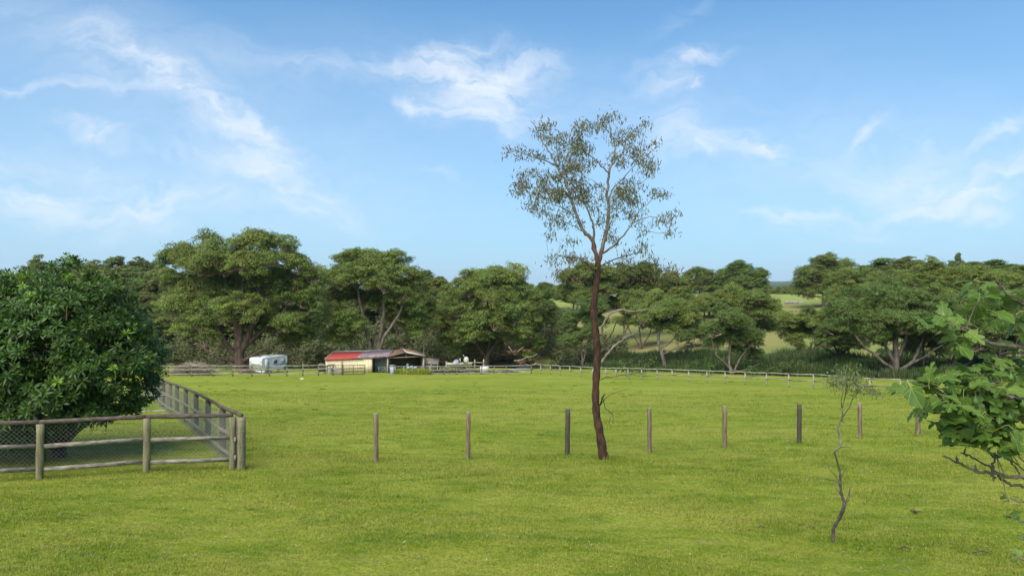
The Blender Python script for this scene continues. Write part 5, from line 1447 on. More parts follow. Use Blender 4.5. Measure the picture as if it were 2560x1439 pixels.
for k in range(14):
    a_ = rng.uniform(.2, 2.6); b_ = rng.uniform(.2, 1.8); L_ = rng.uniform(.4, 1.3); an = rng.uniform(0, 6.28)
    p = K(a_, b_, 2.0 + rng.uniform(0, .05)); mb.tube([p, p + [math.cos(an) * L_, math.sin(an) * L_, .03]], .018, 4)
tag(mb.build('roof_debris', m_dark, cara), kind='stuff')

# ================================================================== PILES AND SMALL YARD THINGS
def stick(mb, c, L, r0, az_, tilt, bend=.1):
    dr = np.array([math.cos(az_) * math.cos(tilt), math.sin(az_) * math.cos(tilt), math.sin(tilt)])
    side_ = np.array([-math.sin(az_), math.cos(az_), 0]) * bend * L * rng.normal()
    p = [c - dr * L / 2, c + side_ * .5 + [0, 0, bend * L * .3], c + dr * L / 2]
    mb.tube(smooth_path(p, 3), np.linspace(r0, r0 * .35, 7), 5)
def brush_pile(label, px, d, w, dep, h, n, mat, parts, seed, up=()):
    x = X(px, d); g = gz(x, d)
    t = thing('brush_pile', label, 'branch pile', (x, d, g))
    rest = MB(); r = np.random.default_rng(seed)
    for k in range(n):
        u = r.normal() * .42; v = r.normal() * .4; u = np.clip(u, -1, 1); v = np.clip(v, -1, 1)
        top = h * math.sqrt(max(.05, 1 - u * u)) * (1 - .3 * abs(v))
        z = top * r.random() ** .6
        c = np.array([x + u * w / 2, d + v * dep / 2, g + .03 + z * .85])
        az_ = r.normal() * .5 + (math.pi if r.random() < .5 else 0); tl = r.normal() * .16 - u * .35 * math.cos(az_)
        L_ = r.uniform(.7, 2.2); r0 = r.uniform(.012, .035)
        if k < parts:
            mb = MB(); stick(mb, c + [0, -dep * .25, .05], L_ * 1.1, r0 * 1.3, az_, tl); mb.build('branch', mat if k % 3 else m_deadwood, t)
        else: stick(rest, c, L_, r0, az_, tl)
    for q in up:
        mb = MB(); mb.tube(smooth_path([P(a, b, d) for a, b in q], 3), np.linspace(.03, .012, (len(q) - 1) * 3 + 1), 5); mb.build('branch', m_deadwood, t)
    tag(rest.build('sticks', mat, t), kind='stuff')
    return t
brush_pile('large pile of grey-brown cut branches behind the paddock fence at the left', 487, 74, 4.8, 2.6, 1.55, 620, m_stick, 45, 91,
           up=([(488, 912), (488, 905), (487.5, 897)], [(462, 905.5), (475, 906), (487, 906)], [(505, 915), (511, 910), (516, 904)], [(424, 908), (430, 909), (434, 912)], [(490, 910), (495, 905), (492, 901)], [(490, 911), (498, 906), (501, 902)]))
brush_pile('low heap of reddish timber and bark at the foot of the largest eucalypt', 632, 80, 3.8, 1.6, .38, 160, m_redwood, 20, 92)
brush_pile('long dark heap of old logs and scrap behind the fence near the caged tank', 1150, 80, 8.5, 1.6, .55, 330, m_dark, 40, 93)
brush_pile('sparse scatter of dark sticks right of the caged tank', 1262, 80, 3.6, 1.5, .3, 60, m_dark, 12, 94)
# fallen limbs with dead leaves
def dead_limb(label, px, py, d, w, pts, seed):
    x = X(px, d); g = gz(x, d)
    t = thing('fallen_branch', label, 'fallen branch', (x, d, g)); r = np.random.default_rng(seed)
    for q in pts:
        mb = MB(); mb.tube(smooth_path([P(a, b, d) for a, b in q], 3), np.linspace(.06, .02, (len(q) - 1) * 3 + 1), 5); mb.build('limb', m_deadwood, t)
    mb = MB(); c = np.array([P(px, py, d)]); pads_leaves(mb, c + r.normal(size=(5, 3)) * [w, .4, .25], w * .8, 60, .16, r, .6); tag(mb.build('dead_leaves', m_dryleaf, t), kind='stuff')
dead_limb('fallen branch with orange-brown dead leaves, nearer the rounded eucalypt', 1308, 905, 92, .5, [[(1285, 901), (1303, 899), (1315, 893), (1335, 889), (1343, 883)], [(1298, 912), (1310, 908), (1322, 912)]], 1)
dead_limb('rightmost fallen branch with rusty dead leaves beside the dark tarp', 1350, 907, 92, .5, [[(1331, 913), (1342, 906), (1352, 902)]], 2)
dead_limb('hanging broken branch with orange dead leaves low in the rounded eucalypt', 1292, 876, 98, .55, [[(1272, 866), (1282, 880), (1291, 888)], [(1292, 880), (1302, 872), (1308, 867)]], 3)
x = X(1308, 90); g = gz(x, 90)
t = thing('tarp', 'dark blue-black tarp heap between the two fallen dead branches', 'tarp', (x, 90, g))
mb = MB(); mb.ellipsoid((x, 90, g + .05), (1.3, .6, .32), 14, 8); mb.build('cover', simple('dark_tarp', (.04, .045, .06), .6, (.07, .075, .09), 3), t, smooth=True)
# caged tank
x = X(1211, 78.5); y = 78.5; g = gz(x, y)
t = thing('caged_tank', 'white plastic liquid tank in a metal cage behind the fence', 'tank', (x, y, g))
mb = MB(); mb.box((x, y, g + .5), (.92, .85, .72)); mb.build('bottle', m_plastic, t)
mb = MB(); mb.box((x, y, g + .07), (1.0, .95, .12)); mb.build('pallet', m_dark, t)
for k in range(6):
    q = -.5 + k * .2
    mb = MB(); mb.tube([(x + q, y - .48, g + .12), (x + q, y - .48, g + .9)], .012, 4); mb.build('cage_bar', m_galv, t)
for hh in (.2, .43, .66, .9):
    mb = MB(); mb.tube([(x - .5, y - .49, g + hh), (x + .5, y - .49, g + hh)], .012, 4); mb.tube([(x + .5, y - .49, g + hh), (x + .5, y + .49, g + hh)], .012, 4); mb.build('cage_bar', m_galv, t)
# boat
x = X(1149, 86); y = 86; g = gz(x, y)
boat = thing('small_boat', 'small cream runabout boat on a trailer behind the fence, seen side-on', 'boat', (x, y, g)); bz = 719.5
zb = CAMZ + (719.5 - 914) / F * y
L_ = 1.65
secs = [(-L_, .05, .42), (-L_ * .8, .32, .38), (-L_ * .3, .55, .36), (L_ * .4, .58, .36), (L_ * .95, .52, .36)]
V = []
for (a_, hw2, top_) in secs:
    V += [(x + a_, y - hw2, zb + top_), (x + a_, y - hw2 * .75, zb + .12), (x + a_, y, zb - (0 if a_ > -1.4 else -.15)), (x + a_, y + hw2 * .75, zb + .12), (x + a_, y + hw2, zb + top_)]
Fq = [[i * 5 + j, i * 5 + j + 1, (i + 1) * 5 + j + 1, (i + 1) * 5 + j] for i in range(4) for j in range(4)] + [[20, 21, 23, 24]]
Fq += [[i * 5 + 4, i * 5, (i + 1) * 5, (i + 1) * 5 + 4] for i in range(2)]
mb = MB().add(V, Fq); mb.build('hull', m_boat, boat)
mb = MB().add([(x - .9, y - .45, zb + .38), (x - .1, y - .5, zb + .38), (x - .15, y - .4, zb + .8), (x - .6, y - .35, zb + .78), (x - .9, y + .45, zb + .38), (x - .1, y + .5, zb + .38), (x - .15, y + .4, zb + .8), (x - .6, y + .35, zb + .78)], [[0, 1, 2, 3], [7, 6, 5, 4], [0, 3, 7, 4], [3, 2, 6, 7], [1, 5, 6, 2]]); mb.build('cabin', m_galv, boat)
mb = MB(); mb.ellipsoid((x + .85, y - .1, zb + .72), (.34, .25, .46), 10, 8); mb.build('engine_cover', m_boat, boat, smooth=True)
mb = MB(); mb.box((x + .62, y - .3, zb + .28), (.22, .2, .4)); mb.build('engine_leg', m_black, boat)
mb = MB(); mb.tube([(x + .1, y, zb + .4), (x + .05, y, zb + .95)], .04, 6); mb.build('seat_back', m_plastic, boat)
mb = MB(); mb.tube([(x + .7, y, zb + .9), (x + .5, y, zb + 1.3), (x + .45, y, zb + 1.4)], .025, 5); mb.build('mast', m_plastic, boat)
mb = MB(); mb.beam((x - 1.4, y, zb - .05), (x + 1.5, y, zb - .05), .5, .08); mb.build('trailer_frame', m_galv, boat)
for sx in (-.3, .6):
    mb = MB(); wheel(mb, (x + sx, y - .62, g + .26), .26, .16, (0, 1, 0)); mb.build('trailer_wheel', m_black, boat, smooth=True)
    mb = MB(); mb.beam((x + sx, y, g + .26), (x + sx, y, zb - .05), .08, .08); mb.build('trailer_strut', m_dark, boat)
# pale post, A-frame
x = X(1116, 84); g = gz(x, 84); t = thing('white_post', 'short pale post standing alone left of the boat', 'post', (x, 84, g)); mb = MB(); mb.tube([(x, 84, g - .1), (x, 84, CAMZ + (719.5 - 903) / F * 84)], .1, 10); mb.build('shaft', m_rail_far, t)
x = X(1094, 84); g = gz(x, 84); t = thing('trestle', 'small white A-frame trestle right of the lean-to', 'trestle', (x, 84, g)); zt = CAMZ + (719.5 - 901) / F * 84
for sx in (-.2, .18):
    mb = MB(); mb.beam((x, 84, zt), (x + sx, 84, g), .05, .05); mb.build('leg', m_plastic, t)
mb = MB(); mb.beam((x - .1, 84, (zt + g) / 2 + .2), (x + .1, 84, (zt + g) / 2 + .2), .04, .04); mb.build('crossbar', m_plastic, t)
# drum, scrap sheets, pallets, table, yard panels near the cream shed
def drum(px, d, r0, h, label, mat):
    x = X(px, d); g = gz(x, d); t = thing('drum', label, 'drum', (x, d, g)); mb = MB(); zz = [0, .02, h * .33, h * .35, h * .37, h * .66, h * .68, h * .70, h - .02, h]
    rad = [r0, r0, r0, r0 * 1.05, r0, r0, r0 * 1.05, r0, r0, r0 * .96]; mb.tube([(x, d, g + z_) for z_ in zz], rad, 14); mb.build('barrel', mat, t, smooth=True)
    mb = MB(); mb.tube([(x, d, g + h), (x, d, g + h + .02)], r0 * .9, 14); mb.build('lid', m_dark, t)
drum(825, 77, .27, .72, 'grey-green drum under the dark scrap sheets in front of the cream shed', m_drum)
x = X(827, 77.2); y = 77.2; g = gz(x, y)
t = thing('scrap_stack', 'dark warped sheets stacked on a rough frame beside the cream shed', 'scrap', (x, y, g))
for k in range(5):
    mb = MB(); mb.box((x + rng.uniform(-.1, .1), y + rng.uniform(-.1, .1), g + .92 + .035 * k), (1.15 - .1 * k, .8, .02), rz=rng.uniform(-.2, .2), ry=rng.uniform(-.07, .07)); mb.build('sheet', m_dark, t)
for sx in (-.5, .5):
    for sy in (-.3, .3):
        mb = MB(); mb.beam((x + sx, y + sy, g), (x + sx, y + sy, g + .9), .06, .06); mb.build('leg', m_rail_far if sx > 0 else m_dark, t)
x = X(846, 75.6); y = 75.6; g = gz(x, y)
t = thing('pallet', 'grey slatted pallet leaning by the tall gate post', 'pallet', (x, y, g))
for k in range(7):
    mb = MB(); mb.beam((x - .3 + k * .1, y, g), (x - .3 + k * .1, y + .15, g + .78), .05, .02); mb.build('slat', m_rail_far, t)
for hh in (.15, .45, .72):
    mb = MB(); mb.beam((x - .35, y + .04 + hh * .2, g + hh), (x + .35, y + .04 + hh * .2, g + hh), .03, .06); mb.build('crosspiece', m_rail_far, t)
x = X(805, 78); y = 78; g = gz(x, y)
t = thing('work_bench', 'dark timber bench at the left end of the cream shed', 'bench', (x, y, g))
mb = MB(); mb.box((x, y, g + 1.12), (.7, .6, .06)); mb.build('top', m_stick, t)
for sx in (-.3, .3):
    for sy in (-.25, .25):
        mb = MB(); mb.beam((x + sx, y + sy, g), (x + sx, y + sy, g + 1.1), .06, .06); mb.build('leg', m_dark, t)
mb = MB(); mb.box((x, y + .1, g + .5), (.6, .4, .5)); mb.build('drawer_box', m_dark, t)
x = X(957, 77.3); y = 77.3; g = gz(x, y)
t = thing('stock_panel', 'thin steel stock panel standing in front of the grey corrugated bay', 'stock panel', (x, y, g))
for hh in (.35, .55, .75):
    mb = MB(); mb.tube([(x - .45, y, g + hh), (x + .95, y + .2, g + hh)], .014, 5); mb.build('bar', m_galv, t)
for sx in (-.45, .25, .95):
    mb = MB(); mb.tube([(x + sx, y + .1 * (sx + .45), g), (x + sx, y + .1 * (sx + .45), g + .8)], .022, 5); mb.build('upright', m_galv, t)
x = X(981, 77); y = 77; g = gz(x, y)
t = thing('wheelie_bin', 'dark grey bin with pale lid at the left end of the galvanised gate', 'bin', (x, y, g))
mb = MB().add([(x - .22, y - .25, g), (x + .22, y - .25, g), (x + .28, y - .3, g + .95), (x - .28, y - .3, g + .95), (x - .22, y + .25, g), (x + .22, y + .25, g), (x + .28, y + .3, g + .95), (x - .28, y + .3, g + .95)], [[0, 1, 2, 3], [1, 5, 6, 2], [5, 4, 7, 6], [4, 0, 3, 7], [3, 2, 6, 7]]); mb.build('tub', m_zinc, t)
mb = MB(); mb.box((x, y, g + .99), (.64, .66, .06), rx=.05); mb.build('lid', m_stick, t)
for sx in (-.2, .2):
    mb = MB(); wheel(mb, (x + sx, y + .3, g + .1), .1, .05); mb.build('wheel', m_black, t)
# litter in the paddock
x = X(755, 66); g = gz(x, 66)
t = MB(); t.ellipsoid((x, 66, g + .03), (.22, .12, .05), 8, 5)
tag(t.build('pale_stone', m_plastic), 'flat white stone lying in the far paddock before the back fence', 'stone')
x = X(1983, 165); g = gz(x, 165)
t = MB()
for k in range(7): t.ellipsoid((x + rng.normal() * 1.6, 165 + rng.normal() * .6, g + .15), (.7, .5, .4), 7, 5)
tag(t.build('rock_outcrop', m_rock), 'small pale rock outcrop on the hilltop pasture', 'rock')

# ================================================================== TWISTED SAPLING (right foreground)
D2 = 11.1
def sp(px, py, dy=0.0): return P(px, py, D2 + dy)
sb = sp(2085, 1352); sb[2] = gz(sb[0], sb[1])
sap = thing('twisted_sapling', 'thin crooked sapling with bare lower twigs and a small leafy top, in the right foreground', 'tree', sb)
tpx = [(2085, 1356), (2083, 1338), (2085, 1318), (2098, 1295), (2108, 1272), (2110, 1255), (2104, 1235), (2101, 1210), (2100, 1180), (2094, 1155), (2087, 1132), (2092, 1122), (2101, 1113), (2100, 1095), (2095, 1070), (2101, 1052), (2106, 1040), (2105, 1020)]
w = [.040, .026, .024, .026, .028, .027, .022, .019, .016, .014, .013, .013, .014, .014, .015, .013, .012, .010]
pp = smooth_path([sp(*q, .05 * math.sin(i)) for i, q in enumerate(tpx)], 4)
ww = np.interp(np.linspace(0, len(w) - 1, len(pp)), range(len(w)), w)
cut = 40
mb = MB(); mb.tube(pp[:cut + 1], ww[:cut + 1] * (1 + .1 * np.sin(np.arange(cut + 1) * 2.1)), 8, wob=.22); mb.build('trunk', m_twig_dark, sap, smooth=True)
mb = MB(); mb.tube(pp[cut:], ww[cut:], 8, wob=.1); mb.build('stem', simple('sapling_pale_bark', (.20, .185, .155), .8, (.09, .075, .06), 12), sap, smooth=True)
ssk = Skel(); ssk.chain(pp[cut:], fixed=ww[cut:])
for q, r0 in (([(2105, 1020), (2112, 995), (2118, 965), (2120, 940)], .009), ([(2104, 1045), (2125, 1015), (2130, 1000), (2150, 975), (2170, 958)], .009), ([(2105, 1020), (2103, 1000), (2108, 975), (2100, 955)], .007)):
    w3 = smooth_path([sp(a, b, rng.normal() * .08) for a, b in q], 4); rd = np.linspace(r0, .003, len(w3)); mb = MB(); mb.tube(w3, rd, 6); mb.build('branch', m_twig_dark, sap, smooth=True); ssk.chain(w3, fixed=rd)
for q in ([(2100, 1210), (2085, 1200), (2065, 1197), (2040, 1196)], [(2102, 1215), (2090, 1190), (2075, 1175), (2070, 1162)], [(2101, 1195), (2110, 1180), (2118, 1165)], [(2110, 1262), (2120, 1240), (2125, 1220), (2131, 1214)], [(2089, 1128), (2100, 1118), (2115, 1116), (2130, 1119)], [(2110, 1262), (2122, 1248), (2124, 1225)], [(2104, 1240), (2095, 1225), (2088, 1218)], [(2105, 1050), (2111, 1057)]):
    w3 = smooth_path([sp(a, b, .1 * i) for i, (a, b) in enumerate(q)], 3); mb = MB(); mb.tube(w3, np.linspace(.0095, .003, len(w3)), 5); mb.build('twig', m_twig_dark, sap, smooth=True)
tg = []
for (cx, cy, rx, ry, n) in [(2125, 925, 26, 12, 14), (2120, 945, 34, 16, 18), (2090, 950, 24, 14, 10), (2080, 940, 14, 8, 5), (2150, 950, 26, 14, 12), (2170, 970, 26, 14, 9), (2195, 982, 14, 8, 5), (2110, 965, 30, 12, 9), (2140, 975, 22, 10, 6)]:
    for k in range(n):
        a = rng.random() * 6.28; q = math.sqrt(rng.random()); tg.append(sp(cx + math.cos(a) * q * rx, cy + math.sin(a) * q * ry, rng.normal() * .2))
tg = np.array(tg); nf = len(ssk.chains)
ssk.grow(tg, rng, step=.06, upb=.6, curve=.2, jit=.1, minz=pp[-6][2])
mb = MB(); ssk.emit(mb, ssk.radii(.0022, .4, cap=.008), 4, sel=lambda c: c >= nf); tag(mb.build('twigs', m_twig_dark, sap), kind='stuff')
mb = MB(); hang_leaves(mb, tg, 9, .062, .020, rng, .06); tag(mb.build('leaves', foliage('sapling_leaf', (.11, .14, .045), (.22, .25, .10), None, objvar=0), sap), kind='stuff')

# ================================================================== GLOSSY TREE (left foreground)
D3 = 19.6
gt_base = foot(150, D3, .1)
glossy = thing('glossy_broadleaf_tree', 'dense dark green tree with glossy leaf rosettes behind the yard fence at the left', 'tree', gt_base)
r = np.random.default_rng(501)
sg = D3 / F
def gl(px, py, dy=0): return P(px, py, D3 + dy)
LOB = [(120, 900, 235, 150, 0, 2.7), (215, 800, 120, 110, 0, 2.0), (276, 900, 108, 98, 0, 1.9), (60, 790, 150, 100, .4, 2.2), (-80, 900, 200, 170, .3, 2.6), (172, 690, 40, 42, 0, .7), (175, 665, 22, 20, 0, .4), (0, 690, 16, 16, 0, .3), (50, 1050, 150, 50, -.3, 1.9), (316, 960, 68, 60, .1, 1.3), (140, 985, 190, 75, -.2, 2.2), (-60, 1010, 170, 90, 0, 2.1), (250, 735, 70, 46, .3, 1.1), (40, 745, 60, 40, .2, 1.0), (-80, 760, 90, 60, .3, 1.5), (296, 830, 58, 60, .2, 1.1)]
def inside(p, shrink):
    res = np.zeros(len(p), bool)
    for (cx, cy, rx, ry, dy, rd) in LOB:
        c = gl(cx, cy, dy); q = (p - c) / np.array([rx * sg * shrink, rd * shrink, ry * sg * shrink])
        res |= (q ** 2).sum(1) < 1
    return res
pos_, nrm_ = [], []
for (cx, cy, rx, ry, dy, rd) in LOB:
    c = gl(cx, cy, dy); ax_ = np.array([rx * sg, rd, ry * sg])
    area = (ax_[0] * ax_[2] + ax_[0] * ax_[1] + ax_[1] * ax_[2]) * 4.2
    n = int(area * 20)
    v = r.normal(size=(n, 3)); v /= np.linalg.norm(v, axis=1, keepdims=True)
    lum = 1 + .15 * np.sin(v[:, 0] * 8 + cx) * np.sin(v[:, 2] * 7 + cy) + .05 * r.normal(size=n)
    p = c + v * ax_ * lum[:, None] * .97
    sh = (r.random(n) < .07) & (v[:, 2] > -.1)
    p[sh] += v[sh] * r.uniform(.04, .20, (sh.sum(), 1)) + np.array([0, 0, .04])
    pos_.append(p); nrm_.append(v)
pos_ = np.concatenate(pos_); nrm_ = np.concatenate(nrm_)
keep = ~inside(pos_, .86) & (pos_[:, 2] > gz(*gt_base[:2]) + .55) & (nrm_[:, 1] < .55)
keep &= (pos_[:, 2] > CAMZ + (719.5 - 1105) * sg)
pos_ = pos_[keep]; nrm_ = nrm_[keep]
def rosette_arrays(seed, n=15, L=.225, W_=.052):
    q = np.random.default_rng(seed); Vs = []
    for k in range(n):
        a = k * 2.399 + q.normal() * .2; e = np.interp(k, [0, n - 1], [-.25, 1.15]) + q.normal() * .12
        l = L * (1.05 - .35 * k / n) * q.uniform(.85, 1.15); wd = W_ * q.uniform(.85, 1.1)
        dr = np.array([math.cos(a) * math.cos(e), math.sin(a) * math.cos(e), math.sin(e)])
        sd_ = np.array([-math.sin(a), math.cos(a), 0]); up = np.cross(dr, sd_) * -1
        b0 = dr * .012; m1 = dr * l * .52 + up * l * .06; tip_ = dr * l - np.array([0, 0, l * .22])
        Vs.append([b0, m1 + sd_ * wd / 2 + up * wd * .15, tip_, m1, m1 - sd_ * wd / 2 + up * wd * .15])
    V = np.array(Vs).reshape(-1, 3); base = np.arange(n)[:, None] * 5
    Ft = np.concatenate([base + [0, 3, 1], base + [3, 2, 1], base + [0, 4, 3], base + [3, 4, 2]])
    t = np.tile(q.random(n), 4)
    return V, Ft, t
ROS = [rosette_arrays(600 + k) for k in range(6)]
def rotm(up, spin):
    up = up / np.linalg.norm(up); a = np.cross([0, 0, 1.0], up)
    if np.linalg.norm(a) < 1e-4: a = np.array([1.0, 0, 0])
    a /= np.linalg.norm(a); b = np.cross(up, a)
    c, s_ = math.cos(spin), math.sin(spin)
    return np.stack([a * c + b * s_, -a * s_ + b * c, up], 1)
# which rosettes show largest: camera facing, in frame, near
vis = (nrm_[:, 1] < 0) & (pos_[:, 0] / pos_[:, 1] > -.76)
score = -nrm_[:, 1] + .4 * r.random(len(pos_)) - 10 * (~vis)
order = np.argsort(-score); part_ids = set(order[:300].tolist())
ros_mesh = []
for k in range(6):
    mb = MB().add(*ROS[k]); o = mb.build('leaf_rosette', [m_gloss], glossy, local=True); ros_mesh.append(o)
first = [True] * 6
rest = [MB(), MB()]
for i in range(len(pos_)):
    k = int(r.integers(6)); up = nrm_[i] * .8 + np.array([0, -.1, .75]) + r.normal(size=3) * .22
    Rm = rotm(up, r.random() * 6.28); sc_ = r.uniform(.75, 1.3)
    lit_tip = r.random() < (.05 + .22 * np.clip((nrm_[i][2] - .2), 0, 1))  # lit-tip colour, picked more often where the crown faces up
    if i in part_ids:
        from mathutils import Matrix
        if first[k] : o = ros_mesh[k]; first[k] = False
        else: o = ros_mesh[k].copy(); COL.objects.link(o)
        M = Matrix([[*(Rm[0] * sc_), pos_[i][0] - glossy.location[0]], [*(Rm[1] * sc_), pos_[i][1] - glossy.location[1]], [*(Rm[2] * sc_), pos_[i][2] - glossy.location[2]], [0, 0, 0, 1]])
        o.parent = glossy; o.matrix_basis = M
    else:
        V, Ft, t = ROS[k]
        rest[1 if lit_tip else 0].add((V * sc_) @ Rm.T + pos_[i], Ft, t)
tag(rest[0].build('foliage', m_gloss, glossy), kind='stuff')
tag(rest[1].build('lit_tip_foliage', m_gloss_lit, glossy), kind='stuff')
# inner dark foliage: sparse rosettes deeper in
inner = MB(); cnt = 0
cand = np.stack([r.uniform(gl(-260, 0)[0], gl(380, 0)[0], 9000), r.uniform(D3 - 2.3, D3 + 2.3, 9000), r.uniform(gl(0, 1080)[2], gl(0, 690)[2], 9000)], -1)
cand = cand[inside(cand, .84) & ~inside(cand, .35)][:1700]
for p in cand:
    V, Ft, t = ROS[int(r.integers(6))]; inner.add(V * 1.35 @ rotm(np.array([r.normal() * .5, r.normal() * .5, 1]), r.random() * 6).T + p, Ft, t)
tag(inner.build('inner_foliage', m_gloss, glossy), kind='stuff')
gsk2 = Skel()
tb = [gt_base + [0, 0, 0], gl(150, 1110), gl(165, 1085), gl(180, 1060)]
gsk2.chain(smooth_path(tb, 5), fixed=np.linspace(.20, .10, 16))
for q in ([(150, 1120), (190, 1080), (240, 1040), (290, 990)], [(145, 1120), (110, 1060), (80, 980), (60, 880)], [(150, 1110), (165, 1020), (175, 900), (170, 760), (170, 690)], [(148, 1125), (60, 1080), (-20, 1010)], [(155, 1110), (200, 1050), (215, 950), (225, 850), (228, 770)]):
    w3 = smooth_path([gl(a, b, (i - 1) * .12) for i, (a, b) in enumerate(q)], 4); gsk2.chain(w3, fixed=np.linspace(.085, .02, len(w3)))
sel_ = cand[:160]
gsk2.grow(sel_, r, step=.3, minz=gt_base[2] + .7)
mb = MB(); gsk2.emit(mb, gsk2.radii(.009, .45, cap=.06), 6); mb.build('trunk', m_bark_dark, glossy, smooth=True)
# pale leader stem showing against the crown
mb = MB(); mb.tube([gl(166, 800, -1.9), gl(168, 750, -1.4), gl(170, 690, -.6)], [.016, .014, .010], 6); mb.build('leader_stem', m_bark_pale, glossy, smooth=True)

# ================================================================== FIG TREE (right edge, close)
m_figleaf, N = mat_base('fig_leaf')
uvn = N.n('ShaderNodeUVMap', uv_map='leafuv')
su = N.n('ShaderNodeSeparateXYZ', ins={0: uvn.outputs[0]})
ux = N.math('SUBTRACT', su.outputs[0], .5); uy = su.outputs[1]
vein = None
for a_ in (0, 32, -32, 68, -68):
    c_, s_ = math.cos(R(a_)), math.sin(R(a_))
    dist = N.math('ABSOLUTE', N.math('SUBTRACT', N.math('MULTIPLY', ux, c_), N.math('MULTIPLY', uy, s_)))
    wdt = N.ramp(dist, 0.006, 0.020, 1.0, 0.0)
    fwd = N.ramp(N.math('ADD', N.math('MULTIPLY', ux, s_), N.math('MULTIPLY', uy, c_)), 0.0, 0.04)
    w_ = N.math('MULTIPLY', wdt, fwd)
    vein = w_ if vein is None else N.math('MAXIMUM', vein, w_)
# side veins: herringbone
hb = N.math('SINE', N.math('MULTIPLY', N.math('SUBTRACT', uy, N.math('MULTIPLY', N.math('ABSOLUTE', ux), .7)), 60))
vein2 = N.math('MULTIPLY', N.ramp(hb, .86, 1.0), .35)
geo = N.n('ShaderNodeNewGeometry')
oi = N.n('ShaderNodeObjectInfo')
base = N.mix(N.noise(geo.outputs['Position'], 9, 3), (.042, .088, .010), (.085, .145, .018))
base = N.mix(N.ramp(oi.outputs['Random'], .55, 1.0, 0, .7), base, (.14, .21, .030))
base = N.mix(N.ramp(oi.outputs['Random'], .988, .99, 0, .6), base, (.34, .30, .03))
base = N.mix(N.math('MAXIMUM', N.math('MULTIPLY', vein, .75), vein2), base, (.26, .34, .09))
under = N.mix(.6, base, (.14, .20, .08))
cc_ = N.mix(geo.outputs['Backfacing'], base, under)
pb = N.n('ShaderNodeBsdfPrincipled', ins={'Base Color': cc_, 'Roughness': .48}); pb.inputs['Specular IOR Level'].default_value = .28
tr = N.n('ShaderNodeBsdfTranslucent', ins={'Color': N.mix(.35, cc_, (.15, .26, .02))})
mx = N.n('ShaderNodeMixShader', ins={0: .26, 1: pb.outputs[0], 2: tr.outputs[0]})
bp = N.n('ShaderNodeBump', ins={'Height': N.math('MULTIPLY', vein, -1.0), 'Strength': .4, 'Distance': .01}); N.link(bp.outputs[0], pb.inputs['Normal'])
N.n('ShaderNodeOutputMaterial', ins={0: mx.outputs[0]})
def fig_leaf(seed, L=.15):
    """lobed leaf: half outline in unit coordinates, base at origin, tip at +y"""
    q = np.random.default_rng(seed)
    half = [(0.0, -.02), (.10, -.10), (.24, -.08), (.36, .04), (.44, .18), (.43, .30), (.30, .38), (.22, .43), (.33, .55), (.40, .68), (.37, .80), (.26, .82), (.15, .76), (.11, .80), (.16, .92), (.13, 1.04), (.0, 1.12)] if seed % 2 == 0 else \
           [(0.0, -.02), (.12, -.09), (.28, -.05), (.40, .10), (.45, .28), (.40, .42), (.36, .48), (.40, .62), (.36, .76), (.28, .84), (.22, .88), (.16, .98), (.0, 1.08)]
    half = np.array(half) * [1 + q.normal() * .06, 1]
    R_ = half; Lh = half[1:-1][::-1] * [-1, 1]
    out = np.concatenate([R_, Lh]); out = out + q.normal(size=out.shape) * .008
    # inner ring at 0.5 towards the midrib point
    cen = np.array([0, .42]); inn = cen + (out - cen) * np.array([.45, .55]); m = len(out)
    P2 = np.concatenate([out, inn, [cen]])
    def zf(p):
        x_, y_ = p[:, 0], p[:, 1]
        return .22 * np.abs(x_) - .28 * (y_ - .3) ** 2 - .25 * x_ ** 2 + .02 * np.sin(y_ * 14 + seed) * np.sign(x_)
    V = np.stack([P2[:, 0] * L, P2[:, 1] * L, zf(P2) * L], -1)
    i = np.arange(m); j = (i + 1) % m
    F1 = np.stack([i, j, m + j, m + i], -1); F2 = np.stack([m + i, m + j, np.full(m, 2 * m)], -1)
    uv = np.stack([P2[:, 0] + .5, P2[:, 1]], -1)
    return V, F1, F2, uv
fig_meshes = []
for k in range(5):
    V, F1, F2, uv = fig_leaf(k)
    me = bpy.data.meshes.new('leaf')
    # petiole as a second material
    pet = MB(); pet.tube([(0, -.075, -.012), (0, -.04, 0), (0, .006, 0)], [.0026, .0022, .0020], 4, cap=False)
    PV = np.concatenate(pet.V); PF_ = np.concatenate(pet.F) + len(V)
    faces = [list(map(int, f)) for f in F1] + [list(map(int, f)) for f in F2] + [list(map(int, f)) for f in PF_]
    me.from_pydata([tuple(map(float, v)) for v in np.concatenate([V, PV])], [], faces)
    me.materials.append(m_figleaf); me.materials.append(m_petiole)
    nl = len(F1) + len(F2)
    for i, p in enumerate(me.polygons):
        p.use_smooth = True; p.material_index = 0 if i < nl else 1
    ul = me.uv_layers.new(name='leafuv')
    allv = np.concatenate([uv, np.zeros((len(PV), 2))])
    for lp in me.loops: ul.data[lp.index].uv = allv[lp.vertex_index]
    fig_meshes.append(me)
fx, fy = 4.35, 5.0
fb = np.array([fx, fy, gz(fx, fy)])
fig = thing('fig_tree', 'fig tree with large lobed leaves reaching in from the right edge', 'tree', fb)
r = np.random.default_rng(811)
fsk = Skel()
trk = smooth_path([fb - [0, 0, .1], fb + [-.05, 0, .8], fb + [-.02, 0, 1.6], fb + [.05, 0, 2.6], fb + [.1, 0, 3.4]], 5)
fsk.chain(trk, fixed=np.linspace(.10, .012, len(trk)))
mb = MB(); mb.tube(trk, np.linspace(.10, .012, len(trk)), 10, wob=.06); mb.build('trunk', m_fig_wood, fig, smooth=True)
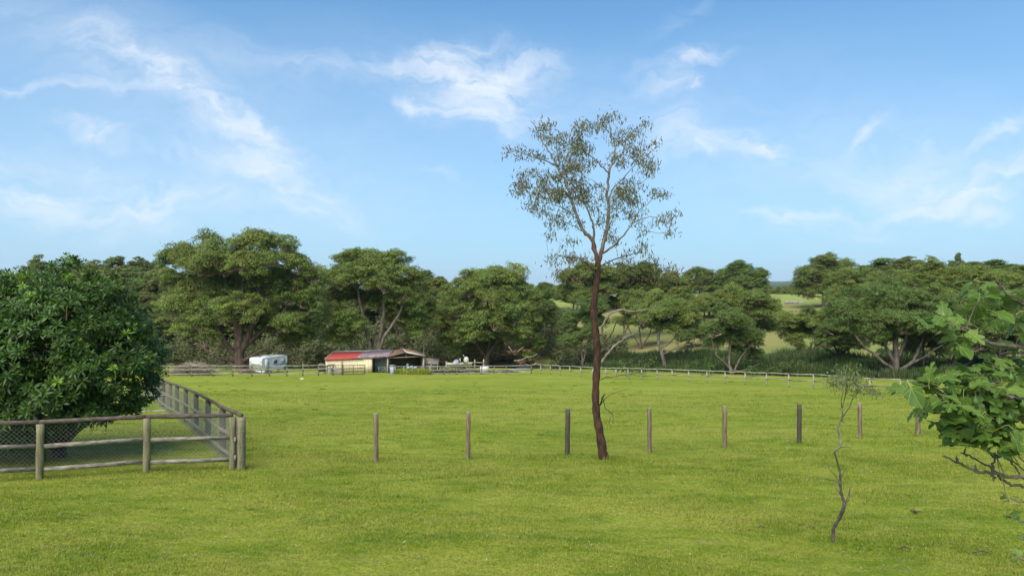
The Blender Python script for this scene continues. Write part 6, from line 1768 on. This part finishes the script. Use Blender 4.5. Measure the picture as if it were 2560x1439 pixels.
FB = [  # branches: pixel points with distance, start radius
    ([(2760, 900, 5.0), (2650, 876, 4.9), (2560, 868, 4.8), (2500, 862, 4.7), (2455, 850, 4.65), (2425, 826, 4.6), (2390, 812, 4.55), (2360, 806, 4.5)], .013),
    ([(2760, 840, 5.0), (2650, 800, 4.9), (2575, 770, 4.8), (2530, 745, 4.7), (2500, 712, 4.7), (2490, 700, 4.7)], .011),
    ([(2760, 1080, 5.0), (2640, 1050, 4.8), (2560, 1040, 4.7), (2480, 1045, 4.6), (2420, 1040, 4.5), (2375, 1018, 4.4), (2345, 985, 4.4), (2320, 970, 4.35)], .014),
    ([(2640, 1050, 4.8), (2560, 1000, 4.6), (2500, 985, 4.5), (2440, 960, 4.5), (2420, 950, 4.5)], .010),
    ([(2700, 1000, 5.0), (2600, 960, 4.9), (2540, 930, 4.9), (2500, 900, 4.9)], .010),
    ([(2500, 985, 4.5), (2440, 1030, 4.5), (2427, 1060, 4.5), (2424, 1075, 4.5)], .007),
    ([(2740, 1200, 5.0), (2620, 1195, 4.7), (2560, 1191, 4.6), (2520, 1189, 4.6), (2480, 1181, 4.6), (2445, 1178, 4.6), (2415, 1165, 4.6), (2385, 1152, 4.6), (2358, 1139, 4.6)], .010),
    ([(2740, 1240, 5.0), (2600, 1218, 4.8), (2540, 1212, 4.7), (2505, 1198, 4.7), (2480, 1170, 4.7), (2440, 1148, 4.7), (2402, 1131, 4.7)], .008),
    ([(2700, 1310, 4.8), (2600, 1262, 4.6), (2550, 1252, 4.5), (2525, 1244, 4.5)], .007),
    ([(2700, 1340, 4.8), (2600, 1310, 4.6), (2550, 1300, 4.5), (2520, 1288, 4.5)], .007),
    ([(2480, 1191, 4.6), (2484, 1160, 4.6), (2487, 1130, 4.6)], .007), ([(2487, 1191, 4.6), (2483, 1200, 4.6), (2484, 1192, 4.6)], .005),
    ([(2445, 1178, 4.6), (2438, 1168, 4.6), (2440, 1160, 4.6)], .005), ([(2395, 1154, 4.6), (2391, 1146, 4.6), (2392, 1139, 4.6)], .005), ([(2415, 1140, 4.7), (2412, 1128, 4.7), (2414, 1120, 4.7)], .005),
    ([(2640, 1440, 4.5), (2560, 1400, 4.4), (2530, 1380, 4.4)], .006), ([(2640, 1350, 4.5), (2580, 1352, 4.4), (2545, 1342, 4.4)], .006),
    ([(2560, 1195, 4.6), (2535, 1165, 4.6), (2528, 1140, 4.6)], .005), ([(2640, 1220, 4.7), (2570, 1180, 4.6), (2530, 1150, 4.6), (2515, 1130, 4.6)], .005), ([(2650, 1210, 4.7), (2575, 1165, 4.65), (2540, 1130, 4.6)], .005),
]
ends = []
for q, r0 in FB:
    pts = [P(a, b, c) for a, b, c in q]
    if q[0][0] >= 2690:
        j = np.argmin(np.linalg.norm(trk - (pts[0] + [0, 0, -.3]), axis=1)); pts = [trk[j]] + pts
    w3 = smooth_path(pts, 5); w3[1:-1] += r.normal(size=(len(w3) - 2, 3)) * .0035
    rad = np.linspace(r0 * 1.7, r0 * .55, len(w3))
    mb = MB(); mb.tube(w3, rad * (1 + .08 * np.sin(np.arange(len(w3)) * 1.9)), 7); mb.build('branch', m_fig_wood, fig, smooth=True)
    fsk.chain(w3, fixed=rad)
nf = len(fsk.chains)
# leaf sites: pixel regions (x, y, rx, ry, n, distance)
FR = [(2500, 725, 60, 30, 12, 4.7), (2450, 745, 26, 18, 4, 4.7), (2540, 770, 40, 40, 9, 4.7), (2490, 790, 40, 26, 6, 4.8), (2340, 808, 20, 10, 3, 4.5), (2380, 800, 36, 22, 7, 4.5), (2420, 830, 40, 28, 8, 4.55), (2455, 760, 20, 14, 2, 4.6), (2400, 862, 16, 10, 2, 4.6), (2545, 850, 30, 24, 4, 4.8), (2430, 700, 20, 14, 2, 4.8),
      (2520, 905, 60, 24, 9, 4.9), (2352, 950, 40, 20, 7, 4.4), (2410, 960, 50, 28, 14, 4.5), (2480, 950, 60, 36, 18, 4.6), (2545, 960, 40, 40, 12, 4.7), (2275, 970, 14, 8, 2, 4.3), (2305, 1022, 16, 8, 1.6, 4.3), (2322, 962, 26, 18, 3, 4.35), (2335, 1000, 18, 16, 2, 4.35), (2350, 1045, 24, 14, 2, 4.4), (2318, 802, 16, 8, 2, 4.5), (2352, 792, 22, 12, 3, 4.5), (2385, 1000, 40, 26, 9, 4.4), (2440, 1015, 60, 34, 20, 4.5), (2520, 1030, 50, 40, 18, 4.6), (2390, 1060, 44, 24, 10, 4.5), (2460, 1075, 50, 28, 14, 4.55), (2530, 1090, 40, 34, 12, 4.6), (2415, 1100, 34, 16, 6, 4.5), (2500, 1125, 46, 16, 6, 4.55), (2600, 1000, 60, 120, 22, 4.8), (2600, 760, 50, 80, 12, 4.9),
      (2525, 1243, 14, 8, 2, 4.5), (2535, 1288, 16, 8, 2, 4.5), (2545, 1330, 14, 8, 1, 4.5), (2515, 1188, 12, 6, 1, 4.6), (2548, 1390, 18, 10, 2, 4.4)]
sites = []
for (cx, cy, rx, ry, n, dd) in FR:
    for k in range(int(round(n * (2.0 if cy > 890 else 1.1)))):
        a = r.random() * 6.28; q = math.sqrt(r.random()); sites.append(np.append(P(cx + math.cos(a) * q * rx, cy + math.sin(a) * q * ry, dd + r.normal() * .16), .5 if cy > 1180 else 1.0))
sites = np.array(sites); ssc = sites[:, 3]; sites = sites[:, :3]
tw_t = sites[r.permutation(len(sites))[:70]]
fsk.grow(tw_t, r, step=.08, upb=.2, curve=.15, jit=.04, minz=P(0, 1130, 4.6)[2])
mb = MB(); fsk.emit(mb, fsk.radii(.0035, .35, cap=.008), 5, sel=lambda c: c >= nf); mb.build('twigs', m_fig_wood, fig, smooth=True)['kind'] = 'stuff'
SK = np.array(fsk.p)
from mathutils import Matrix
# the part of the crown outside the frame: joined, nothing of it shows in the photograph
ex = np.stack([r.uniform(fx - .6, fx + 2.3, 1300), r.uniform(fy - 1.2, fy + 1.8, 1300), r.uniform(1.2, 3.9, 1300) + fb[2]], -1)
ex = ex[(((ex - (fb + [.85, .2, 2.6])) / [1.6, 1.5, 1.35]) ** 2).sum(1) < 1]
ex = ex[(ex[:, 0] / ex[:, 1]) > .80]
exsk = Skel(); exsk.chain(trk, fixed=np.linspace(.10, .012, len(trk)))
exsk.grow(ex[::9], r, step=.2, minz=fb[2] + 1.0)
mb = MB(); exsk.emit(mb, exsk.radii(.006, .45, cap=.035), 5, sel=lambda c: c > 0); mb.build('outer_twigs', m_fig_wood, fig, smooth=True)['kind'] = 'stuff'
bme = bpy.data.meshes.new('outer_leaves'); vv = []; ff = []
for s_ in ex:
    me = fig_meshes[int(r.integers(5))]; nv = 69 if False else len(me.vertices)
    co = np.zeros(len(me.vertices) * 3); me.vertices.foreach_get('co', co); co = co.reshape(-1, 3)
    Rm = rotm(np.array([r.normal() * .5, r.normal() * .5, 1.0]), r.random() * 6.28); o_ = len(vv)
    vv += [tuple(q) for q in (co @ Rm.T * r.uniform(.6, .95) + s_ - fb)]; ff += [tuple(o_ + i for i in p.vertices) for p in me.polygons]
bme.from_pydata(vv, [], ff); bme.materials.append(m_figleaf); bme.uv_layers.new(name='leafuv')
ob = bpy.data.objects.new('outer_leaves', bme); COL.objects.link(ob); ob.parent = fig; ob['kind'] = 'stuff'
for i, s_ in enumerate(sites):
    me = fig_meshes[int(r.integers(5))]
    o = bpy.data.objects.new('leaf', me); COL.objects.link(o); o.parent = fig
    j = np.argmin(np.linalg.norm(SK - s_, axis=1))
    dr = s_ - SK[j]; dr = dr / (np.linalg.norm(dr) + 1e-6) * .6 + np.array([-.25, -.15, -.22]) + r.normal(size=3) * .55 * np.array([1, 1, .6])
    dr /= np.linalg.norm(dr)                                   # leaf axis (tip direction)
    up = np.array([0, -.2, 1.0]) + r.normal(size=3) * .42
    up -= up.dot(dr) * dr; up /= np.linalg.norm(up)
    sx = np.cross(dr, up); sc_ = r.uniform(.50, .86) * ssc[i] * (1.08 if s_[0] / s_[1] < .625 else .98)
    M = Matrix([[sx[k] * sc_, dr[k] * sc_, up[k] * sc_, s_[k] - fb[k]] for k in range(3)] + [[0, 0, 0, 1]])
    o.matrix_basis = M
for (px, py, dd) in ((2438, 1002, 4.3), (2527, 943, 4.5), (2524, 1043, 4.4), (2492, 1070, 4.5), (2405, 1003, 4.35), (2557, 1010, 4.5)):
    c = P(px, py, dd); mb = MB()
    zz = np.array([-.024, -.020, -.008, .006, .016, .026, .034]); rad = [.004, .014, .020, .017, .010, .005, .003]
    mb.tube([c + [0, 0, z_] for z_ in zz], rad, 10); mb.build('fruit', m_fig_fruit, fig, smooth=True)

# ================================================================== WEEDS AND LITTER ON THE PASTURE
cs = [(x_, y_ - .02, .9) for x_, y_ in POSTXY] + [(q[0], q[1] - .05, 1.0) for q in PF] + [(q[0], q[1] - .05, 1.0) for q in SP[:7]] + [(gb[0], gb[1] - .1, 1.5), (sb[0], sb[1], .9)]
rw_ = np.random.default_rng(900)
for k in range(330):
    dd = 11 * (70 / 11) ** rw_.random(); cs.append((rw_.uniform(-.72, .72) * dd, dd, rw_.uniform(.25, .9) * (dd / 14) ** .2))
mb = MB(); mb.add(*tuft_cloud(cs, 70, .20, .085, 901))
for k in range(30):   # lank grass before the open shed
    x_ = X(rw_.uniform(985, 1075), 76); mb.add(*tuft_cloud([(x_, 75.3 + rw_.uniform(0, 3), 1.5)], 60, .3, .4, 902 + k))
tag(mb.build('weeds', m_blade), 'scattered coarse grass tufts and weeds in the pasture', 'weeds', kind='stuff')
# fallen leaves and bark crumbs
mb = MB(); n = 1500
dd = 9.5 * (40 / 9.5) ** rw_.random(n); x_ = rw_.uniform(-.76, .76, n) * dd
c = np.stack([x_, dd, ground(x_, dd) + .045], -1); nr = rw_.normal(size=(n, 3)) * .35 + [0, 0, 1]; nr /= np.linalg.norm(nr, axis=1, keepdims=True)
V, Fq = leaf_quads(c, nr, rw_.uniform(.03, .075, n), rw_.uniform(.012, .022, n), rw_); mb.add(V, Fq, rw_.random(n))
tag(mb.build('leaf_litter', foliage('litter', (.30, .19, .10), (.48, .40, .27), None, objvar=0)), 'fallen gum leaves and pale crumbs scattered over the pasture', 'leaf litter', kind='stuff')
# dead weed and bits of bark in the right foreground
c0 = P(2285, 1243, 13.2); c0[2] = gz(c0[0], c0[1])
t = thing('dead_weed', 'small dead weed with curled brown leaves in the right foreground', 'weed', c0)
mb = MB()
for k in range(16):
    a = rw_.random() * 6.28; l_ = rw_.uniform(.06, .15); e_ = rw_.uniform(.3, 1.3)
    mb.tube(smooth_path([c0, c0 + [math.cos(a) * l_ * .6, math.sin(a) * l_ * .6, l_ * e_ * .7], c0 + [math.cos(a) * l_ * 1.2, math.sin(a) * l_ * 1.2, l_ * e_ * .5]], 3), np.linspace(.008, .003, 7), 4)
mb.build('stems', m_twig_dark, t)
for (px, py, L_, lab) in ((2262, 1370, .10, 'short black twig lying near the base of the right foreground grass'), (2455, 1380, .14, 'brown curled bark strip lying at the lower right'), (1905, 1262 + 60, .07, 'tiny bark chip lying left of the sapling foot')):
    dd_ = 3.15 / ((py - 719.5) / F - .085); c = P(px, py, dd_); c[2] = gz(c[0], c[1]) + .05
    mb = MB(); mb.tube([c - [L_, 0, 0], c + [0, .02, .03], c + [L_ * .8, -.03, .01]], [.006, .014, .005], 5)
    tag(mb.build('bark_strip', m_twig_dark), lab, 'bark strip')
# small shrub inside the yard
px, dd_ = 342, 29.5
c = foot(px, dd_, 0)
t = thing('yard_weed', 'small dark leafy weed on the yard grass behind the fence', 'weed', c)
mb = MB(); pads_leaves(mb, np.array([[0, 0, .13], [.14, 0, .1], [-.13, 0, .08]]), .15, 50, .09, rw_, .8); mb.build('foliage', m_gloss, t, local=True)
